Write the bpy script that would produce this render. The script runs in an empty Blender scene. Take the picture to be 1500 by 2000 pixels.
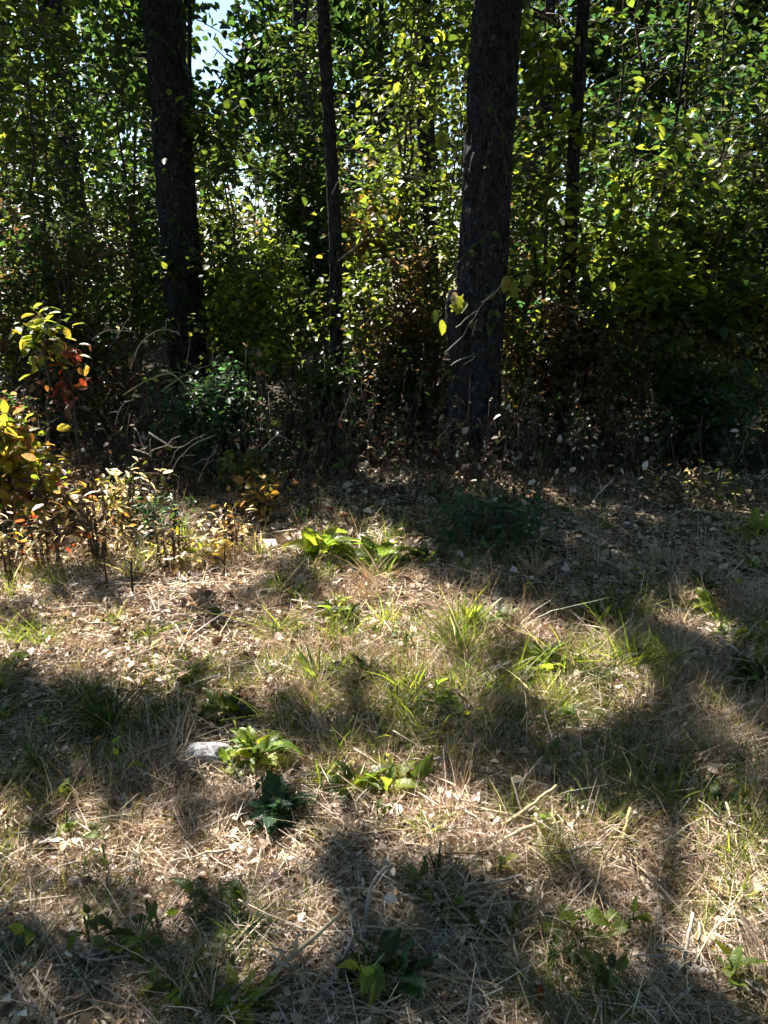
import bpy, math, random
import numpy as np
from mathutils import Vector, Matrix

# ------------------------------------------------------------------ camera, sky, sun, exposure
R = math.radians
sc = bpy.context.scene
C = sc.collection
CAM_H, PITCH, FPX = 1.6, R(18.4), 1500.0            # eye height, tilt down, focal length in photo pixels (1500 x 2000)
cam = bpy.data.cameras.new('camera')
cam.sensor_fit = 'VERTICAL'; cam.sensor_height = 24.0; cam.lens = 24.0 * FPX / 2000.0
cam.clip_start = 0.05; cam.clip_end = 3000
cam_o = bpy.data.objects.new('camera', cam); C.objects.link(cam_o)
cam_o.location = (0, 0, CAM_H); cam_o.rotation_euler = (R(90) - PITCH, 0, 0)
sc.camera = cam_o

SUN_EL, SUN_AZ = R(49), R(-32)                       # azimuth measured from +Y (the view direction), negative = left
SUN = np.array([math.sin(SUN_AZ) * math.cos(SUN_EL), math.cos(SUN_AZ) * math.cos(SUN_EL), math.sin(SUN_EL)])
world = bpy.data.worlds.new('World'); sc.world = world; world.use_nodes = True
wn = world.node_tree.nodes; wl = world.node_tree.links
sky = wn.new('ShaderNodeTexSky'); sky.sky_type = 'NISHITA'; sky.sun_disc = False
sky.sun_elevation = SUN_EL; sky.sun_rotation = SUN_AZ
sky.air_density = 1.0; sky.dust_density = 0.2; sky.ozone_density = 2.5
wl.new(sky.outputs['Color'], wn['Background'].inputs['Color'])
wn['Background'].inputs['Strength'].default_value = 0.05
sun = bpy.data.lights.new('sun', 'SUN'); sun.energy = 5.0; sun.angle = R(0.5); sun.color = (1.0, 0.93, 0.82)
sun_o = bpy.data.objects.new('sun', sun); C.objects.link(sun_o)
sun_o.rotation_euler = Vector(SUN).to_track_quat('Z', 'Y').to_euler()
sun_o.location = (-6, 10, 14)
sc.view_settings.view_transform = 'Standard'; sc.view_settings.look = 'None'
sc.view_settings.exposure = 2.25; sc.view_settings.gamma = 1.0
try: sc.view_settings.use_curve_mapping = False
except Exception: pass
sc.render.engine = 'CYCLES'
cy = sc.cycles
cy.max_bounces = 4; cy.diffuse_bounces = 2; cy.glossy_bounces = 1; cy.transmission_bounces = 3
cy.use_adaptive_sampling = True; cy.adaptive_threshold = 0.05
cy.transparent_max_bounces = 4; cy.caustics_reflective = False; cy.caustics_refractive = False

rng = np.random.default_rng(7)
random.seed(7)

# ------------------------------------------------------------------ small numeric helpers
def _hash(ix, iy, s):
    n = (ix.astype(np.int64) * 374761393 + iy.astype(np.int64) * 668265263 + s * 974711) & 0x7fffffff
    n = ((n ^ (n >> 13)) * 1274126177) & 0x7fffffff
    return ((n ^ (n >> 16)) & 0xffff) / 65535.0
def vnoise(x, y, s=0):
    x = np.asarray(x, float); y = np.asarray(y, float)
    ix = np.floor(x); iy = np.floor(y); fx = x - ix; fy = y - iy
    fx = fx * fx * (3 - 2 * fx); fy = fy * fy * (3 - 2 * fy)
    a = _hash(ix, iy, s); b = _hash(ix + 1, iy, s); c = _hash(ix, iy + 1, s); d = _hash(ix + 1, iy + 1, s)
    return (a * (1 - fx) + b * fx) * (1 - fy) + (c * (1 - fx) + d * fx) * fy
def fbm(x, y, s=0, o=3):
    t = 0; w = 0.5; f = 1.0
    for k in range(o):
        t = t + w * vnoise(x * f, y * f, s + k * 17); w *= 0.5; f *= 2.1
    return t / (1 - 0.5 ** o)
def unit(v):
    v = np.asarray(v, float); return v / np.maximum(np.linalg.norm(v, axis=-1, keepdims=True), 1e-9)
CP, SP = math.cos(PITCH), math.sin(PITCH)
def project(p):
    """photo pixel of world points (build-time measuring only)"""
    p = np.asarray(p, float); x = p[..., 0]; y = p[..., 1]; z = p[..., 2] - CAM_H
    dep = y * CP - z * SP; up = y * SP + z * CP
    dep = np.where(dep < 0.05, 0.05, dep)
    return 750 + FPX * x / dep, 1000 - FPX * up / dep
def height(x, y):
    x = np.asarray(x, float); y = np.asarray(y, float)
    near = np.clip(1.6 - np.abs(y - 4) / 14, 0.2, 1)
    return ((fbm(x * 0.9, y * 0.9, 3) - 0.5) * 0.14 + (fbm(x * 4.3, y * 4.3, 9) - 0.5) * 0.05) * near
def spot(u, v):
    """ground point seen at a photo pixel"""
    dx = (u - 750) / FPX; dy = (1000 - v) / FPX
    d = np.array([dx, CP + dy * SP, -SP + dy * CP])
    t = -CAM_H / d[2]
    x, y = d[0] * t, d[1] * t
    return np.array([x, y, float(height(x, y))])
def along(u, v, y):
    """point at distance y on the sight line of a photo pixel"""
    dx = (u - 750) / FPX; dy = (1000 - v) / FPX
    d = np.array([dx, CP + dy * SP, -SP + dy * CP])
    return np.array([0, 0, CAM_H]) + d * (y / d[1])
def foot(u, y, z=1.6):
    """ground point at distance y below the photo column u (taken at height z)"""
    x = (u - 750) / FPX * (y * CP + (CAM_H - z) * SP)
    return np.array([x, y, float(height(x, y))])

# sunlit patches of the clearing: the crowns have gaps where the sun reaches these
LIT = [(210, 1205, 540, 155, 1), (600, 1235, 340, 155, 1), (920, 1305, 350, 150, 1), (1110, 1325, 350, 130, 1), (1250, 1370, 130, 60, .8),
       (290, 1745, 390, 115, 1), (90, 1660, 190, 90, 1), (1150, 1715, 380, 115, 1), (1430, 1830, 150, 150, 1),
       (70, 1000, 260, 130, 1), (1290, 1010, 220, 32, .9), (1475, 1590, 70, 100, .8), (680, 1640, 160, 50, .7),
       (770, 1560, 125, 62, 1), (505, 1497, 110, 55, 1), (660, 1075, 180, 50, 1), (830, 1750, 80, 60, .5), (446, 1400, 50, 30, .8),
       (330, 930, 120, 120, .5), (1350, 1440, 110, 50, .6), (480, 1975, 70, 40, .6), (1310, 1930, 260, 85, .95), (1375, 1200, 40, 30, .8)]
def lit(q):
    u, v = project(q)
    n1 = fbm(q[:, 0] * 2.2, q[:, 1] * 2.2, 41) - 0.5; n2 = fbm(q[:, 0] * 2.2, q[:, 1] * 2.2, 77) - 0.5
    n3 = fbm(q[:, 0] * 7, q[:, 1] * 7, 47) - .5
    val = np.zeros(len(q))
    for (uc, vc, ru, rv, s) in LIT:
        k = min(1, ru / 220); d = ((u + k * (n1 * 240 + n3 * 120) - uc) / ru) ** 2 + ((v + k * (n2 * 110 + n3 * 90) - vc) / rv) ** 2
        val = np.maximum(val, s * np.clip((1.3 - d) / 0.2, 0, 1))
    fl = fbm(q[:, 0] * 5.5, q[:, 1] * 5.5, 93, 2)
    val = np.maximum(val, .85 * np.clip((fl - np.where(q[:, 1] < 2.3, .62, .68)) / .04, 0, 1)) * (1 - .9 * np.clip((.26 - fl) / .04, 0, 1))
    far = (q[:, 1] > 5.2) | (np.abs(u - 750) > 850) | (q[:, 1] < 1.0)
    wood = np.clip((fbm(q[:, 0] * 1.0, q[:, 1] * 1.0, 5) * .72 + fbm(q[:, 0] * 3.4, q[:, 1] * 3.4, 6) * .28 - 0.445 + .055 * np.clip(q[:, 0], 0, 1)) / 0.05, 0, 1) * 0.97
    wood = np.where(q[:, 1] < 1.0, 0, wood)
    side = np.clip((q[:, 0] - .5) / .4, 0, 1) * np.clip((q[:, 1] - 4.75) / .3, 0, 1) * np.clip((7.2 - q[:, 1]) / .5, 0, 1) * np.clip((fbm(q[:, 0] * 1.6, q[:, 1] * 1.6, 19) - .28) / .06, 0, 1)
    return np.where(far, np.maximum(np.maximum(wood, side * .97), val), np.maximum(val, side * .9))
def sun_foot(p):
    k = p[:, 2] / SUN[2]
    q = p - SUN[None, :] * k[:, None]; q[:, 2] = 0
    return q
def sky_gap(p):
    """1 where the hole in the foliage beside the thick dark trunk lets the sky show"""
    u, v = project(p)
    w = (fbm(u / 45.0, v / 45.0, 12) - 0.5) * 70
    a = np.clip(1.25 - np.hypot((u + w - 412) / 50, (v - 70) / 140), 0, 0.5) * 2
    b = np.clip(1.2 - np.hypot((u + w - 490) / 60, (v - 375) / 55), 0, 0.4) * 1.6
    c = np.clip(1.2 - np.hypot((u + w - 275) / 30, (v - 260) / 120), 0, 0.4) * 1.3
    return np.clip(np.maximum(np.maximum(a, b), c), 0, 1)

# ------------------------------------------------------------------ mesh building
def mesh_np(name, V, loops, totals, mat, tint=None, smooth=False):
    me = bpy.data.meshes.new(name)
    V = np.ascontiguousarray(V, np.float32).reshape(-1, 3)
    me.vertices.add(len(V)); me.vertices.foreach_set('co', V.ravel())
    loops = np.ascontiguousarray(loops, np.int32); totals = np.ascontiguousarray(totals, np.int32)
    me.loops.add(len(loops)); me.loops.foreach_set('vertex_index', loops)
    me.polygons.add(len(totals))
    me.polygons.foreach_set('loop_start', np.concatenate([[0], np.cumsum(totals)[:-1]]).astype(np.int32))
    me.polygons.foreach_set('loop_total', totals)
    if smooth: me.polygons.foreach_set('use_smooth', np.ones(len(totals), bool))
    if tint is not None:
        a = me.attributes.new('tint', 'FLOAT_COLOR', 'FACE')
        t = np.ones((len(totals), 4), np.float32); t[:, :3] = tint
        a.data.foreach_set('color', t.ravel())
    me.update(calc_edges=True)
    if mat: me.materials.append(mat)
    return me
def link(name, me, parent=None, loc=None):
    o = bpy.data.objects.new(name, me); C.objects.link(o)
    if parent is not None: o.parent = parent
    if loc is not None: o.location = loc
    return o
def tag(o, label=None, cat=None, group=None, kind=None):
    if label: o['label'] = label
    if cat: o['category'] = cat
    if group: o['group'] = group
    if kind: o['kind'] = kind
    return o
def thing(name, label, cat, loc, group=None):
    o = bpy.data.objects.new(name, None); C.objects.link(o); o.location = [float(c) for c in loc]
    o.empty_display_size = 0.1
    return tag(o, label, cat, group)

# leaf outlines: x across, y along, z out of the blade
def ovate(w=0.3, fold=0.10, curl=0.12):
    ys = [0.0, 0.36, 0.72, 1.0]; zs = [-curl * (y - .3) ** 2 for y in ys]
    v = [(0, y, z) for y, z in zip(ys, zs)]
    side = [(0.62 * w, 0.10), (w, 0.40), (0.66 * w, 0.76)]
    for s in (-1, 1):
        v += [(s * x, y, fold * x / w * 0.9 - curl * (y - .3) ** 2) for x, y in side]
    f = [(0, 1, 5, 4), (1, 2, 6, 5), (2, 3, 6), (0, 7, 8, 1), (1, 8, 9, 2), (2, 9, 3)]
    return np.array(v, float), f
def simple(w=0.3, fold=0.08):
    v = [(0, 0, 0), (-w, .3, fold), (-w * .8, .68, fold), (0, 1, -.05), (w * .8, .68, fold), (w, .3, fold)]
    return np.array(v, float), [(0, 3, 2, 1), (0, 5, 4, 3)]
def lobed(curl=0.1):
    half = [(0.03, 0), (0.05, .16), (.20, .22), (.22, .31), (.10, .36), (.30, .48), (.33, .58), (.12, .60), (.25, .76), (.22, .85), (.09, .84), (.05, .97)]
    v = [(x, y, .25 * x - curl * y * y) for x, y in half] + [(-x, y, .25 * x - curl * y * y) for x, y in half] + [(0, y, -curl * y * y) for x, y in half]
    n = len(half); f = []
    for i in range(n - 1):
        f.append((2 * n + i, i, i + 1, 2 * n + i + 1)); f.append((2 * n + i, 2 * n + i + 1, n + i + 1, n + i))
    return np.array(v, float), f
def curled(seed, w=0.33):
    v, f = ovate(w, 0.1, 0.0)
    r = np.random.default_rng(seed); k1, k2, k3 = r.uniform(.3, 1.6), r.uniform(-.5, .6), r.uniform(-.5, .5)
    v = v.copy(); v[:, 2] = k1 * v[:, 0] ** 2 * 2.2 + k2 * (v[:, 1] - .5) ** 2 + k3 * v[:, 0] * v[:, 1] + r.uniform(-.04, .04, len(v))
    v[:, 0] *= (1 - .25 * abs(k1) * v[:, 1])
    return v, f
OV, SI, LO = ovate(), simple(), lobed()
NAR = ovate(0.17, 0.06, 0.25)
CUR = [curled(s) for s in range(6)]
def chip(seed):
    v, f = simple(.32, .0); r = np.random.default_rng(seed); v = v.copy()
    v[:, 0] *= r.uniform(.7, 1.2, len(v)); v[:, 2] = r.uniform(.4, 1.6) * v[:, 0] ** 2 * 2 + r.uniform(-.4, .5) * (v[:, 1] - .5) ** 2 + r.uniform(-.07, .07, len(v))
    return v, f
CHIP = [chip(s) for s in range(8)]

def frames(d, n):
    y = unit(d); x = unit(np.cross(y, n)); z = np.cross(x, y)
    return np.stack([x, y, z], axis=1)                # rows are axes
def scatter(tpl, P, D, N, S, W=None):
    """copies of a leaf outline at P, pointing along D with normal N, size S"""
    v, f = tpl; n = len(P)
    F = frames(D, N); S = np.broadcast_to(np.asarray(S, float), (n,))
    t = np.broadcast_to(v[None], (n,) + v.shape).copy()
    if W is not None: t[:, :, 0] *= np.asarray(W)[:, None]
    V = np.einsum('nvk,nkc->nvc', t, F) * S[:, None, None] + P[:, None, :]
    fl = np.concatenate([np.array(x) for x in f]); tot = np.array([len(x) for x in f])
    L = (fl[None] + (np.arange(n) * len(v))[:, None]).ravel()
    return V.reshape(-1, 3), L, np.tile(tot, n), len(f)
def leaf_mesh(name, groups, mat, origin):
    """groups: list of (template, P, D, N, S, tint[n,3])"""
    Vs, Ls, Ts, Cs, off = [], [], [], [], 0
    for tpl, P, D, N, S, T in groups:
        if len(P) == 0: continue
        V, L, t, nf = scatter(tpl, P, D, N, S)
        Vs.append(V - np.asarray(origin)[None]); Ls.append(L + off); Ts.append(t); Cs.append(np.repeat(T, nf, axis=0)); off += len(V)
    return mesh_np(name, np.concatenate(Vs), np.concatenate(Ls), np.concatenate(Ts), mat, np.concatenate(Cs))
def tubes(paths, radii, sides=5):
    """paths [T,K,3], radii [T,K] -> verts, loops, totals of open tapered tubes with pointed ends"""
    paths = np.asarray(paths, float); radii = np.asarray(radii, float); T, K, _ = paths.shape
    tan = np.empty_like(paths); tan[:, 1:-1] = paths[:, 2:] - paths[:, :-2]; tan[:, 0] = paths[:, 1] - paths[:, 0]; tan[:, -1] = paths[:, -1] - paths[:, -2]
    tan = unit(tan); ref = np.where(np.abs(tan[:, :1, 2:3]) > 0.85, np.array([1., 0, 0]), np.array([0, 0, 1.]))
    a = unit(np.cross(tan, ref)); b = np.cross(tan, a)
    th = np.arange(sides) * 2 * math.pi / sides
    V = paths[:, :, None, :] + radii[:, :, None, None] * (a[:, :, None, :] * np.cos(th)[None, None, :, None] + b[:, :, None, :] * np.sin(th)[None, None, :, None])
    i = np.arange(K - 1)[:, None] * sides + np.arange(sides)[None]; j = np.arange(K - 1)[:, None] * sides + (np.arange(sides)[None] + 1) % sides
    q = np.stack([i, j, j + sides, i + sides], -1).reshape(-1)
    L = (q[None] + (np.arange(T) * K * sides)[:, None]).ravel()
    cap0 = np.arange(sides)[::-1]; cap1 = np.arange(sides) + (K - 1) * sides
    Lc = (np.concatenate([cap0, cap1])[None] + (np.arange(T) * K * sides)[:, None]).ravel()
    tot = np.concatenate([np.full(T * (K - 1) * sides, 4), np.full(T * 2, sides)])
    return V.reshape(-1, 3), np.concatenate([L, Lc]), tot
def tube_mesh(name, paths, radii, mat, origin, sides=5, tint=None):
    V, L, t = tubes(paths, radii, sides)
    return mesh_np(name, V - np.asarray(origin)[None], L, t, mat, tint, smooth=True)
def bend(a, b, K=7, sag=0.0, wob=0.0, r=None):
    """a slightly crooked line from a to b"""
    r = r or rng; t = np.linspace(0, 1, K)[:, None]
    p = np.asarray(a)[None] * (1 - t) + np.asarray(b)[None] * t
    p[:, 2] += sag * 4 * (t[:, 0] * (1 - t[:, 0]))
    p[1:-1] += r.normal(0, wob, (K - 2, 3))
    return p

# ------------------------------------------------------------------ materials
def mat(name):
    m = bpy.data.materials.new(name); m.use_nodes = True; nt = m.node_tree
    for n in list(nt.nodes): nt.nodes.remove(n)
    return m, nt, nt.nodes, nt.links
def N_(nd, t, **kw):
    n = nd.new(t)
    for k, v in kw.items(): setattr(n, k, v)
    return n
def leaf_material(name, per_object, trans=0.55, rough=0.40, spec=0.45, gain=(2.5, 2.4, 1.3)):
    m, nt, nd, lk = mat(name)
    out = N_(nd, 'ShaderNodeOutputMaterial')
    if per_object: src = N_(nd, 'ShaderNodeObjectInfo'); col = src.outputs['Color']
    else: src = N_(nd, 'ShaderNodeAttribute', attribute_name='tint'); col = src.outputs['Color']
    if not per_object:
        pb = N_(nd, 'ShaderNodeBsdfPrincipled'); pb.inputs['Roughness'].default_value = rough; pb.inputs['Specular IOR Level'].default_value = spec
        lk.new(col, pb.inputs['Base Color'])
        g = N_(nd, 'ShaderNodeVectorMath', operation='MULTIPLY'); g.inputs[1].default_value = gain; lk.new(col, g.inputs[0])
        tr = N_(nd, 'ShaderNodeBsdfTranslucent'); lk.new(g.outputs[0], tr.inputs['Color'])
        mx = N_(nd, 'ShaderNodeMixShader'); mx.inputs['Fac'].default_value = trans
        lk.new(pb.outputs[0], mx.inputs[1]); lk.new(tr.outputs[0], mx.inputs[2]); lk.new(mx.outputs[0], out.inputs['Surface'])
        return m
    tc = N_(nd, 'ShaderNodeTexCoord')
    no = N_(nd, 'ShaderNodeTexNoise'); no.inputs['Scale'].default_value = 9; no.inputs['Detail'].default_value = 2
    lk.new(tc.outputs['Object'], no.inputs['Vector'])
    ra = N_(nd, 'ShaderNodeMapRange'); ra.inputs['From Min'].default_value = .3; ra.inputs['From Max'].default_value = .72
    ra.inputs['To Min'].default_value = .62; ra.inputs['To Max'].default_value = 1.3
    lk.new(no.outputs['Fac'], ra.inputs['Value'])
    mul = N_(nd, 'ShaderNodeVectorMath', operation='SCALE'); lk.new(col, mul.inputs[0]); lk.new(ra.outputs['Result'], mul.inputs['Scale'])
    pb = N_(nd, 'ShaderNodeBsdfPrincipled'); pb.inputs['Roughness'].default_value = rough; pb.inputs['Specular IOR Level'].default_value = spec
    lk.new(mul.outputs[0], pb.inputs['Base Color'])
    g = N_(nd, 'ShaderNodeVectorMath', operation='MULTIPLY'); g.inputs[1].default_value = gain; lk.new(mul.outputs[0], g.inputs[0])
    tr = N_(nd, 'ShaderNodeBsdfTranslucent'); lk.new(g.outputs[0], tr.inputs['Color'])
    mx = N_(nd, 'ShaderNodeMixShader'); mx.inputs['Fac'].default_value = trans
    lk.new(pb.outputs[0], mx.inputs[1]); lk.new(tr.outputs[0], mx.inputs[2]); lk.new(mx.outputs[0], out.inputs['Surface'])
    bp = N_(nd, 'ShaderNodeBump'); bp.inputs['Strength'].default_value = .35; bp.inputs['Distance'].default_value = .01
    lk.new(no.outputs['Fac'], bp.inputs['Height']); lk.new(bp.outputs[0], pb.inputs['Normal'])
    return m
M_LEAF = leaf_material('leaf', False)
M_LEAF1 = leaf_material('single_leaf', True)
M_DRY = leaf_material('dry_leaf', False, trans=0.18, rough=0.6, spec=0.35, gain=(1.2, 1.0, 0.8))
M_DRY1 = leaf_material('single_dry_leaf', True, trans=0.18, rough=0.6, spec=0.35, gain=(1.2, 1.0, 0.8))
def wood_material(name, c1, c2, scale, rough=.85, stretch=(1, 1, .12), bump=.6, per_object=False):
    m, nt, nd, lk = mat(name)
    out = N_(nd, 'ShaderNodeOutputMaterial'); pb = N_(nd, 'ShaderNodeBsdfPrincipled'); pb.inputs['Roughness'].default_value = rough
    pb.inputs['Specular IOR Level'].default_value = .12
    tc = N_(nd, 'ShaderNodeTexCoord'); mp = N_(nd, 'ShaderNodeMapping'); mp.inputs['Scale'].default_value = stretch
    lk.new(tc.outputs['Object'], mp.inputs['Vector'])
    no = N_(nd, 'ShaderNodeTexNoise'); no.inputs['Scale'].default_value = scale; no.inputs['Detail'].default_value = 6; no.inputs['Roughness'].default_value = .65
    lk.new(mp.outputs[0], no.inputs['Vector'])
    cr = N_(nd, 'ShaderNodeValToRGB'); cr.color_ramp.elements[0].position = .34; cr.color_ramp.elements[1].position = .7
    cr.color_ramp.elements[0].color = (*c1, 1); cr.color_ramp.elements[1].color = (*c2, 1)
    lk.new(no.outputs['Fac'], cr.inputs['Fac'])
    if per_object:
        oi = N_(nd, 'ShaderNodeObjectInfo'); mu = N_(nd, 'ShaderNodeVectorMath', operation='MULTIPLY')
        lk.new(cr.outputs['Color'], mu.inputs[0]); lk.new(oi.outputs['Color'], mu.inputs[1]); lk.new(mu.outputs[0], pb.inputs['Base Color'])
    else: lk.new(cr.outputs['Color'], pb.inputs['Base Color'])
    bp = N_(nd, 'ShaderNodeBump'); bp.inputs['Strength'].default_value = bump; bp.inputs['Distance'].default_value = .03
    lk.new(no.outputs['Fac'], bp.inputs['Height']); lk.new(bp.outputs[0], pb.inputs['Normal']); lk.new(pb.outputs[0], out.inputs['Surface'])
    return m
def flecks(m, col, scale, lo):
    nt = m.node_tree; nd, lk = nt.nodes, nt.links; pb = next(n for n in nd if n.type == 'BSDF_PRINCIPLED'); src = pb.inputs['Base Color'].links[0].from_socket
    tc = N_(nd, 'ShaderNodeTexCoord'); no = N_(nd, 'ShaderNodeTexNoise'); no.inputs['Scale'].default_value = scale; no.inputs['Detail'].default_value = 4; lk.new(tc.outputs['Object'], no.inputs['Vector'])
    ra = N_(nd, 'ShaderNodeMapRange'); ra.inputs['From Min'].default_value = lo; ra.inputs['From Max'].default_value = lo + .06; lk.new(no.outputs['Fac'], ra.inputs['Value'])
    mx = N_(nd, 'ShaderNodeMix', data_type='RGBA'); mx.inputs[7].default_value = (*col, 1); lk.new(ra.outputs['Result'], mx.inputs[0]); lk.new(src, mx.inputs[6]); lk.new(mx.outputs[2], pb.inputs['Base Color'])
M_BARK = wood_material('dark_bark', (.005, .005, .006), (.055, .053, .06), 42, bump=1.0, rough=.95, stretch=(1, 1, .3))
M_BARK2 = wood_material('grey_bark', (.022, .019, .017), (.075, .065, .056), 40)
flecks(M_BARK, (.085, .09, .095), 30, .60)   # pale specks of light painted into the bark colour
M_TWIG = wood_material('twig_bark', (.05, .038, .03), (.13, .10, .08), 60, stretch=(1, 1, 1), bump=.2)
M_STICK = wood_material('weathered_stick', (.55, .52, .48), (1, 1, 1), 70, stretch=(1, 1, 1), bump=.3, per_object=True)
M_ROCK = wood_material('grey_rock', (.10, .10, .10), (.60, .60, .62), 55, stretch=(1, 1, 1), bump=.5)
def ground_material():
    m, nt, nd, lk = mat('soil')
    out = N_(nd, 'ShaderNodeOutputMaterial'); pb = N_(nd, 'ShaderNodeBsdfPrincipled'); pb.inputs['Roughness'].default_value = .95
    pb.inputs['Specular IOR Level'].default_value = .1
    tc = N_(nd, 'ShaderNodeTexCoord')
    n1 = N_(nd, 'ShaderNodeTexNoise'); n1.inputs['Scale'].default_value = 42; n1.inputs['Detail'].default_value = 8; n1.inputs['Roughness'].default_value = .7
    n2 = N_(nd, 'ShaderNodeTexNoise'); n2.inputs['Scale'].default_value = 1.7; n2.inputs['Detail'].default_value = 4
    lk.new(tc.outputs['Object'], n1.inputs['Vector']); lk.new(tc.outputs['Object'], n2.inputs['Vector'])
    cr = N_(nd, 'ShaderNodeValToRGB'); e = cr.color_ramp.elements
    e[0].position = .32; e[0].color = (.022, .016, .012, 1); e[1].position = .72; e[1].color = (.13, .10, .075, 1)
    lk.new(n1.outputs['Fac'], cr.inputs['Fac'])
    gr = N_(nd, 'ShaderNodeMix', data_type='RGBA'); gr.inputs[7].default_value = (.06, .085, .025, 1)
    rr = N_(nd, 'ShaderNodeMapRange'); rr.inputs['From Min'].default_value = .5; rr.inputs['From Max'].default_value = .7; rr.inputs['To Max'].default_value = .5
    lk.new(n2.outputs['Fac'], rr.inputs['Value']); lk.new(rr.outputs['Result'], gr.inputs[0]); lk.new(cr.outputs['Color'], gr.inputs[6])
    sx = N_(nd, 'ShaderNodeSeparateXYZ'); lk.new(tc.outputs['Object'], sx.inputs[0])
    fr = N_(nd, 'ShaderNodeMapRange'); fr.inputs['From Min'].default_value = 15; fr.inputs['From Max'].default_value = 19
    lk.new(sx.outputs['Y'], fr.inputs['Value'])
    fm = N_(nd, 'ShaderNodeMix', data_type='RGBA'); fm.inputs[7].default_value = (.20, .19, .08, 1)   # open field beyond the trees
    lk.new(fr.outputs['Result'], fm.inputs[0]); lk.new(gr.outputs[2], fm.inputs[6]); lk.new(fm.outputs[2], pb.inputs['Base Color'])
    bp = N_(nd, 'ShaderNodeBump'); bp.inputs['Strength'].default_value = .9; bp.inputs['Distance'].default_value = .03
    lk.new(n1.outputs['Fac'], bp.inputs['Height']); lk.new(bp.outputs[0], pb.inputs['Normal']); lk.new(pb.outputs[0], out.inputs['Surface'])
    return m

# ------------------------------------------------------------------ ground
def axis(lo, hi, step, far_lo, far_hi):
    mid = np.arange(lo, hi, step); a = [mid[-1]]; s = step
    while a[-1] < far_hi: s *= 1.25; a.append(a[-1] + s)
    b = [mid[0]]; s = step
    while b[-1] > far_lo: s *= 1.25; b.append(b[-1] - s)
    return np.concatenate([np.array(b[1:])[::-1], mid, np.array(a[1:])])
gx = axis(-5, 5, .06, -900, 900); gy = axis(.2, 9.5, .06, -60, 1500)
GX, GY = np.meshgrid(gx, gy); GZ = height(GX, GY)
nx, ny = len(gx), len(gy)
ii = (np.arange(ny - 1)[:, None] * nx + np.arange(nx - 1)[None]).ravel()
ground = link('ground', mesh_np('ground', np.stack([GX, GY, GZ], -1), np.stack([ii, ii + 1, ii + nx + 1, ii + nx], -1).ravel(), np.full(len(ii), 4), ground_material(), smooth=True))
tag(ground, 'brown soil of the clearing at the wood edge', None, kind='structure')

# ------------------------------------------------------------------ foliage colours
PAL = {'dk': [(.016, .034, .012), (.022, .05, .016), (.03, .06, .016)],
       'gr': [(.026, .045, .011), (.038, .062, .013), (.055, .08, .016)],
       'yg': [(.055, .08, .016), (.08, .11, .02), (.12, .14, .026), (.038, .06, .014)],
       'yl': [(.20, .19, .03), (.26, .21, .035), (.14, .16, .03), (.30, .23, .045)],
       'or': [(.24, .13, .035), (.30, .17, .045), (.22, .18, .035), (.16, .07, .03)],
       'rd': [(.17, .028, .02), (.24, .05, .028), (.14, .03, .03), (.2, .08, .03)],
       'br': [(.10, .065, .042), (.15, .10, .065), (.075, .045, .03)],
       'lime': [(.16, .20, .03), (.21, .23, .035), (.12, .17, .028), (.10, .16, .03)],
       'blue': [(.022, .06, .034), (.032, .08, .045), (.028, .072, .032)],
       'tan': [(.58, .49, .41), (.50, .41, .34), (.68, .61, .55), (.40, .31, .25), (.58, .46, .45)],
       'straw': [(.62, .52, .38), (.53, .43, .30), (.72, .62, .49), (.42, .33, .23)],
       'rust': [(.38, .26, .16), (.32, .21, .13), (.46, .33, .21)]}
def tints(p, n, r, var=.25):
    base = np.array(PAL[p])[r.integers(0, len(PAL[p]), n)]
    return base * r.uniform(1 - var, 1 + var, (n, 1))
def cull(P, r, k_lit, ground_only=True, wood=0.0):
    q = sun_foot(P.copy()); l = lit(q)
    if ground_only: l = np.where(q[:, 1] > 5.2, wood * l, l)
    keep = r.random(len(P)) > l * k_lit
    return keep & (r.random(len(P)) > sky_gap(P) * .93)

# ------------------------------------------------------------------ trees
def trunk_mesh(name, path, radii, mt, origin, sides=64, ridge=.07, rings=170, zfine=4.6, flare=.0, seed=0):
    path = np.asarray(path, float); K = len(path); tt = np.linspace(0, 1, K)
    z = path[:, 2]; zs = np.concatenate([np.linspace(z[0], min(zfine, z[-1]), rings), np.linspace(zfine, z[-1], 24)[1:]]) if z[-1] > zfine else np.linspace(z[0], z[-1], rings)
    px = np.interp(zs, z, path[:, 0]); py = np.interp(zs, z, path[:, 1]); rr = np.interp(zs, z, radii)
    th = np.arange(sides) * 2 * math.pi / sides
    Z, T = np.meshgrid(zs, th, indexing='ij')
    a = vnoise(T / (2 * math.pi) * 26 + 2.2 * fbm(Z * 2.6, T * 2, seed + 3), Z * 7.5, seed)
    a = np.where(T > 6.0, a * 0.4 + .3, a)
    rid = 1 - np.abs(a - .5) * 2
    rad = rr[:, None] * (1 + ridge * (rid - .5) * 2 + .05 * (fbm(np.cos(T) * 2 + 5, np.sin(T) * 2 + Z * .8, seed + 8) - .5))
    rad = rad * (1 + flare * np.exp(-(Z - z[0]) / .42) * (1 + .5 * np.sin(T * 4 + seed)))
    V = np.stack([px[:, None] + rad * np.cos(T), py[:, None] + rad * np.sin(T), Z], -1) - np.asarray(origin)
    n = len(zs); i = np.arange(n - 1)[:, None] * sides + np.arange(sides)[None]; j = np.arange(n - 1)[:, None] * sides + (np.arange(sides)[None] + 1) % sides
    L = np.stack([i, j, j + sides, i + sides], -1).ravel()
    return mesh_np(name, V, np.concatenate([L, np.arange(sides) + (n - 1) * sides]), np.concatenate([np.full((n - 1) * sides, 4), [sides]]), mt, smooth=True)

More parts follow.
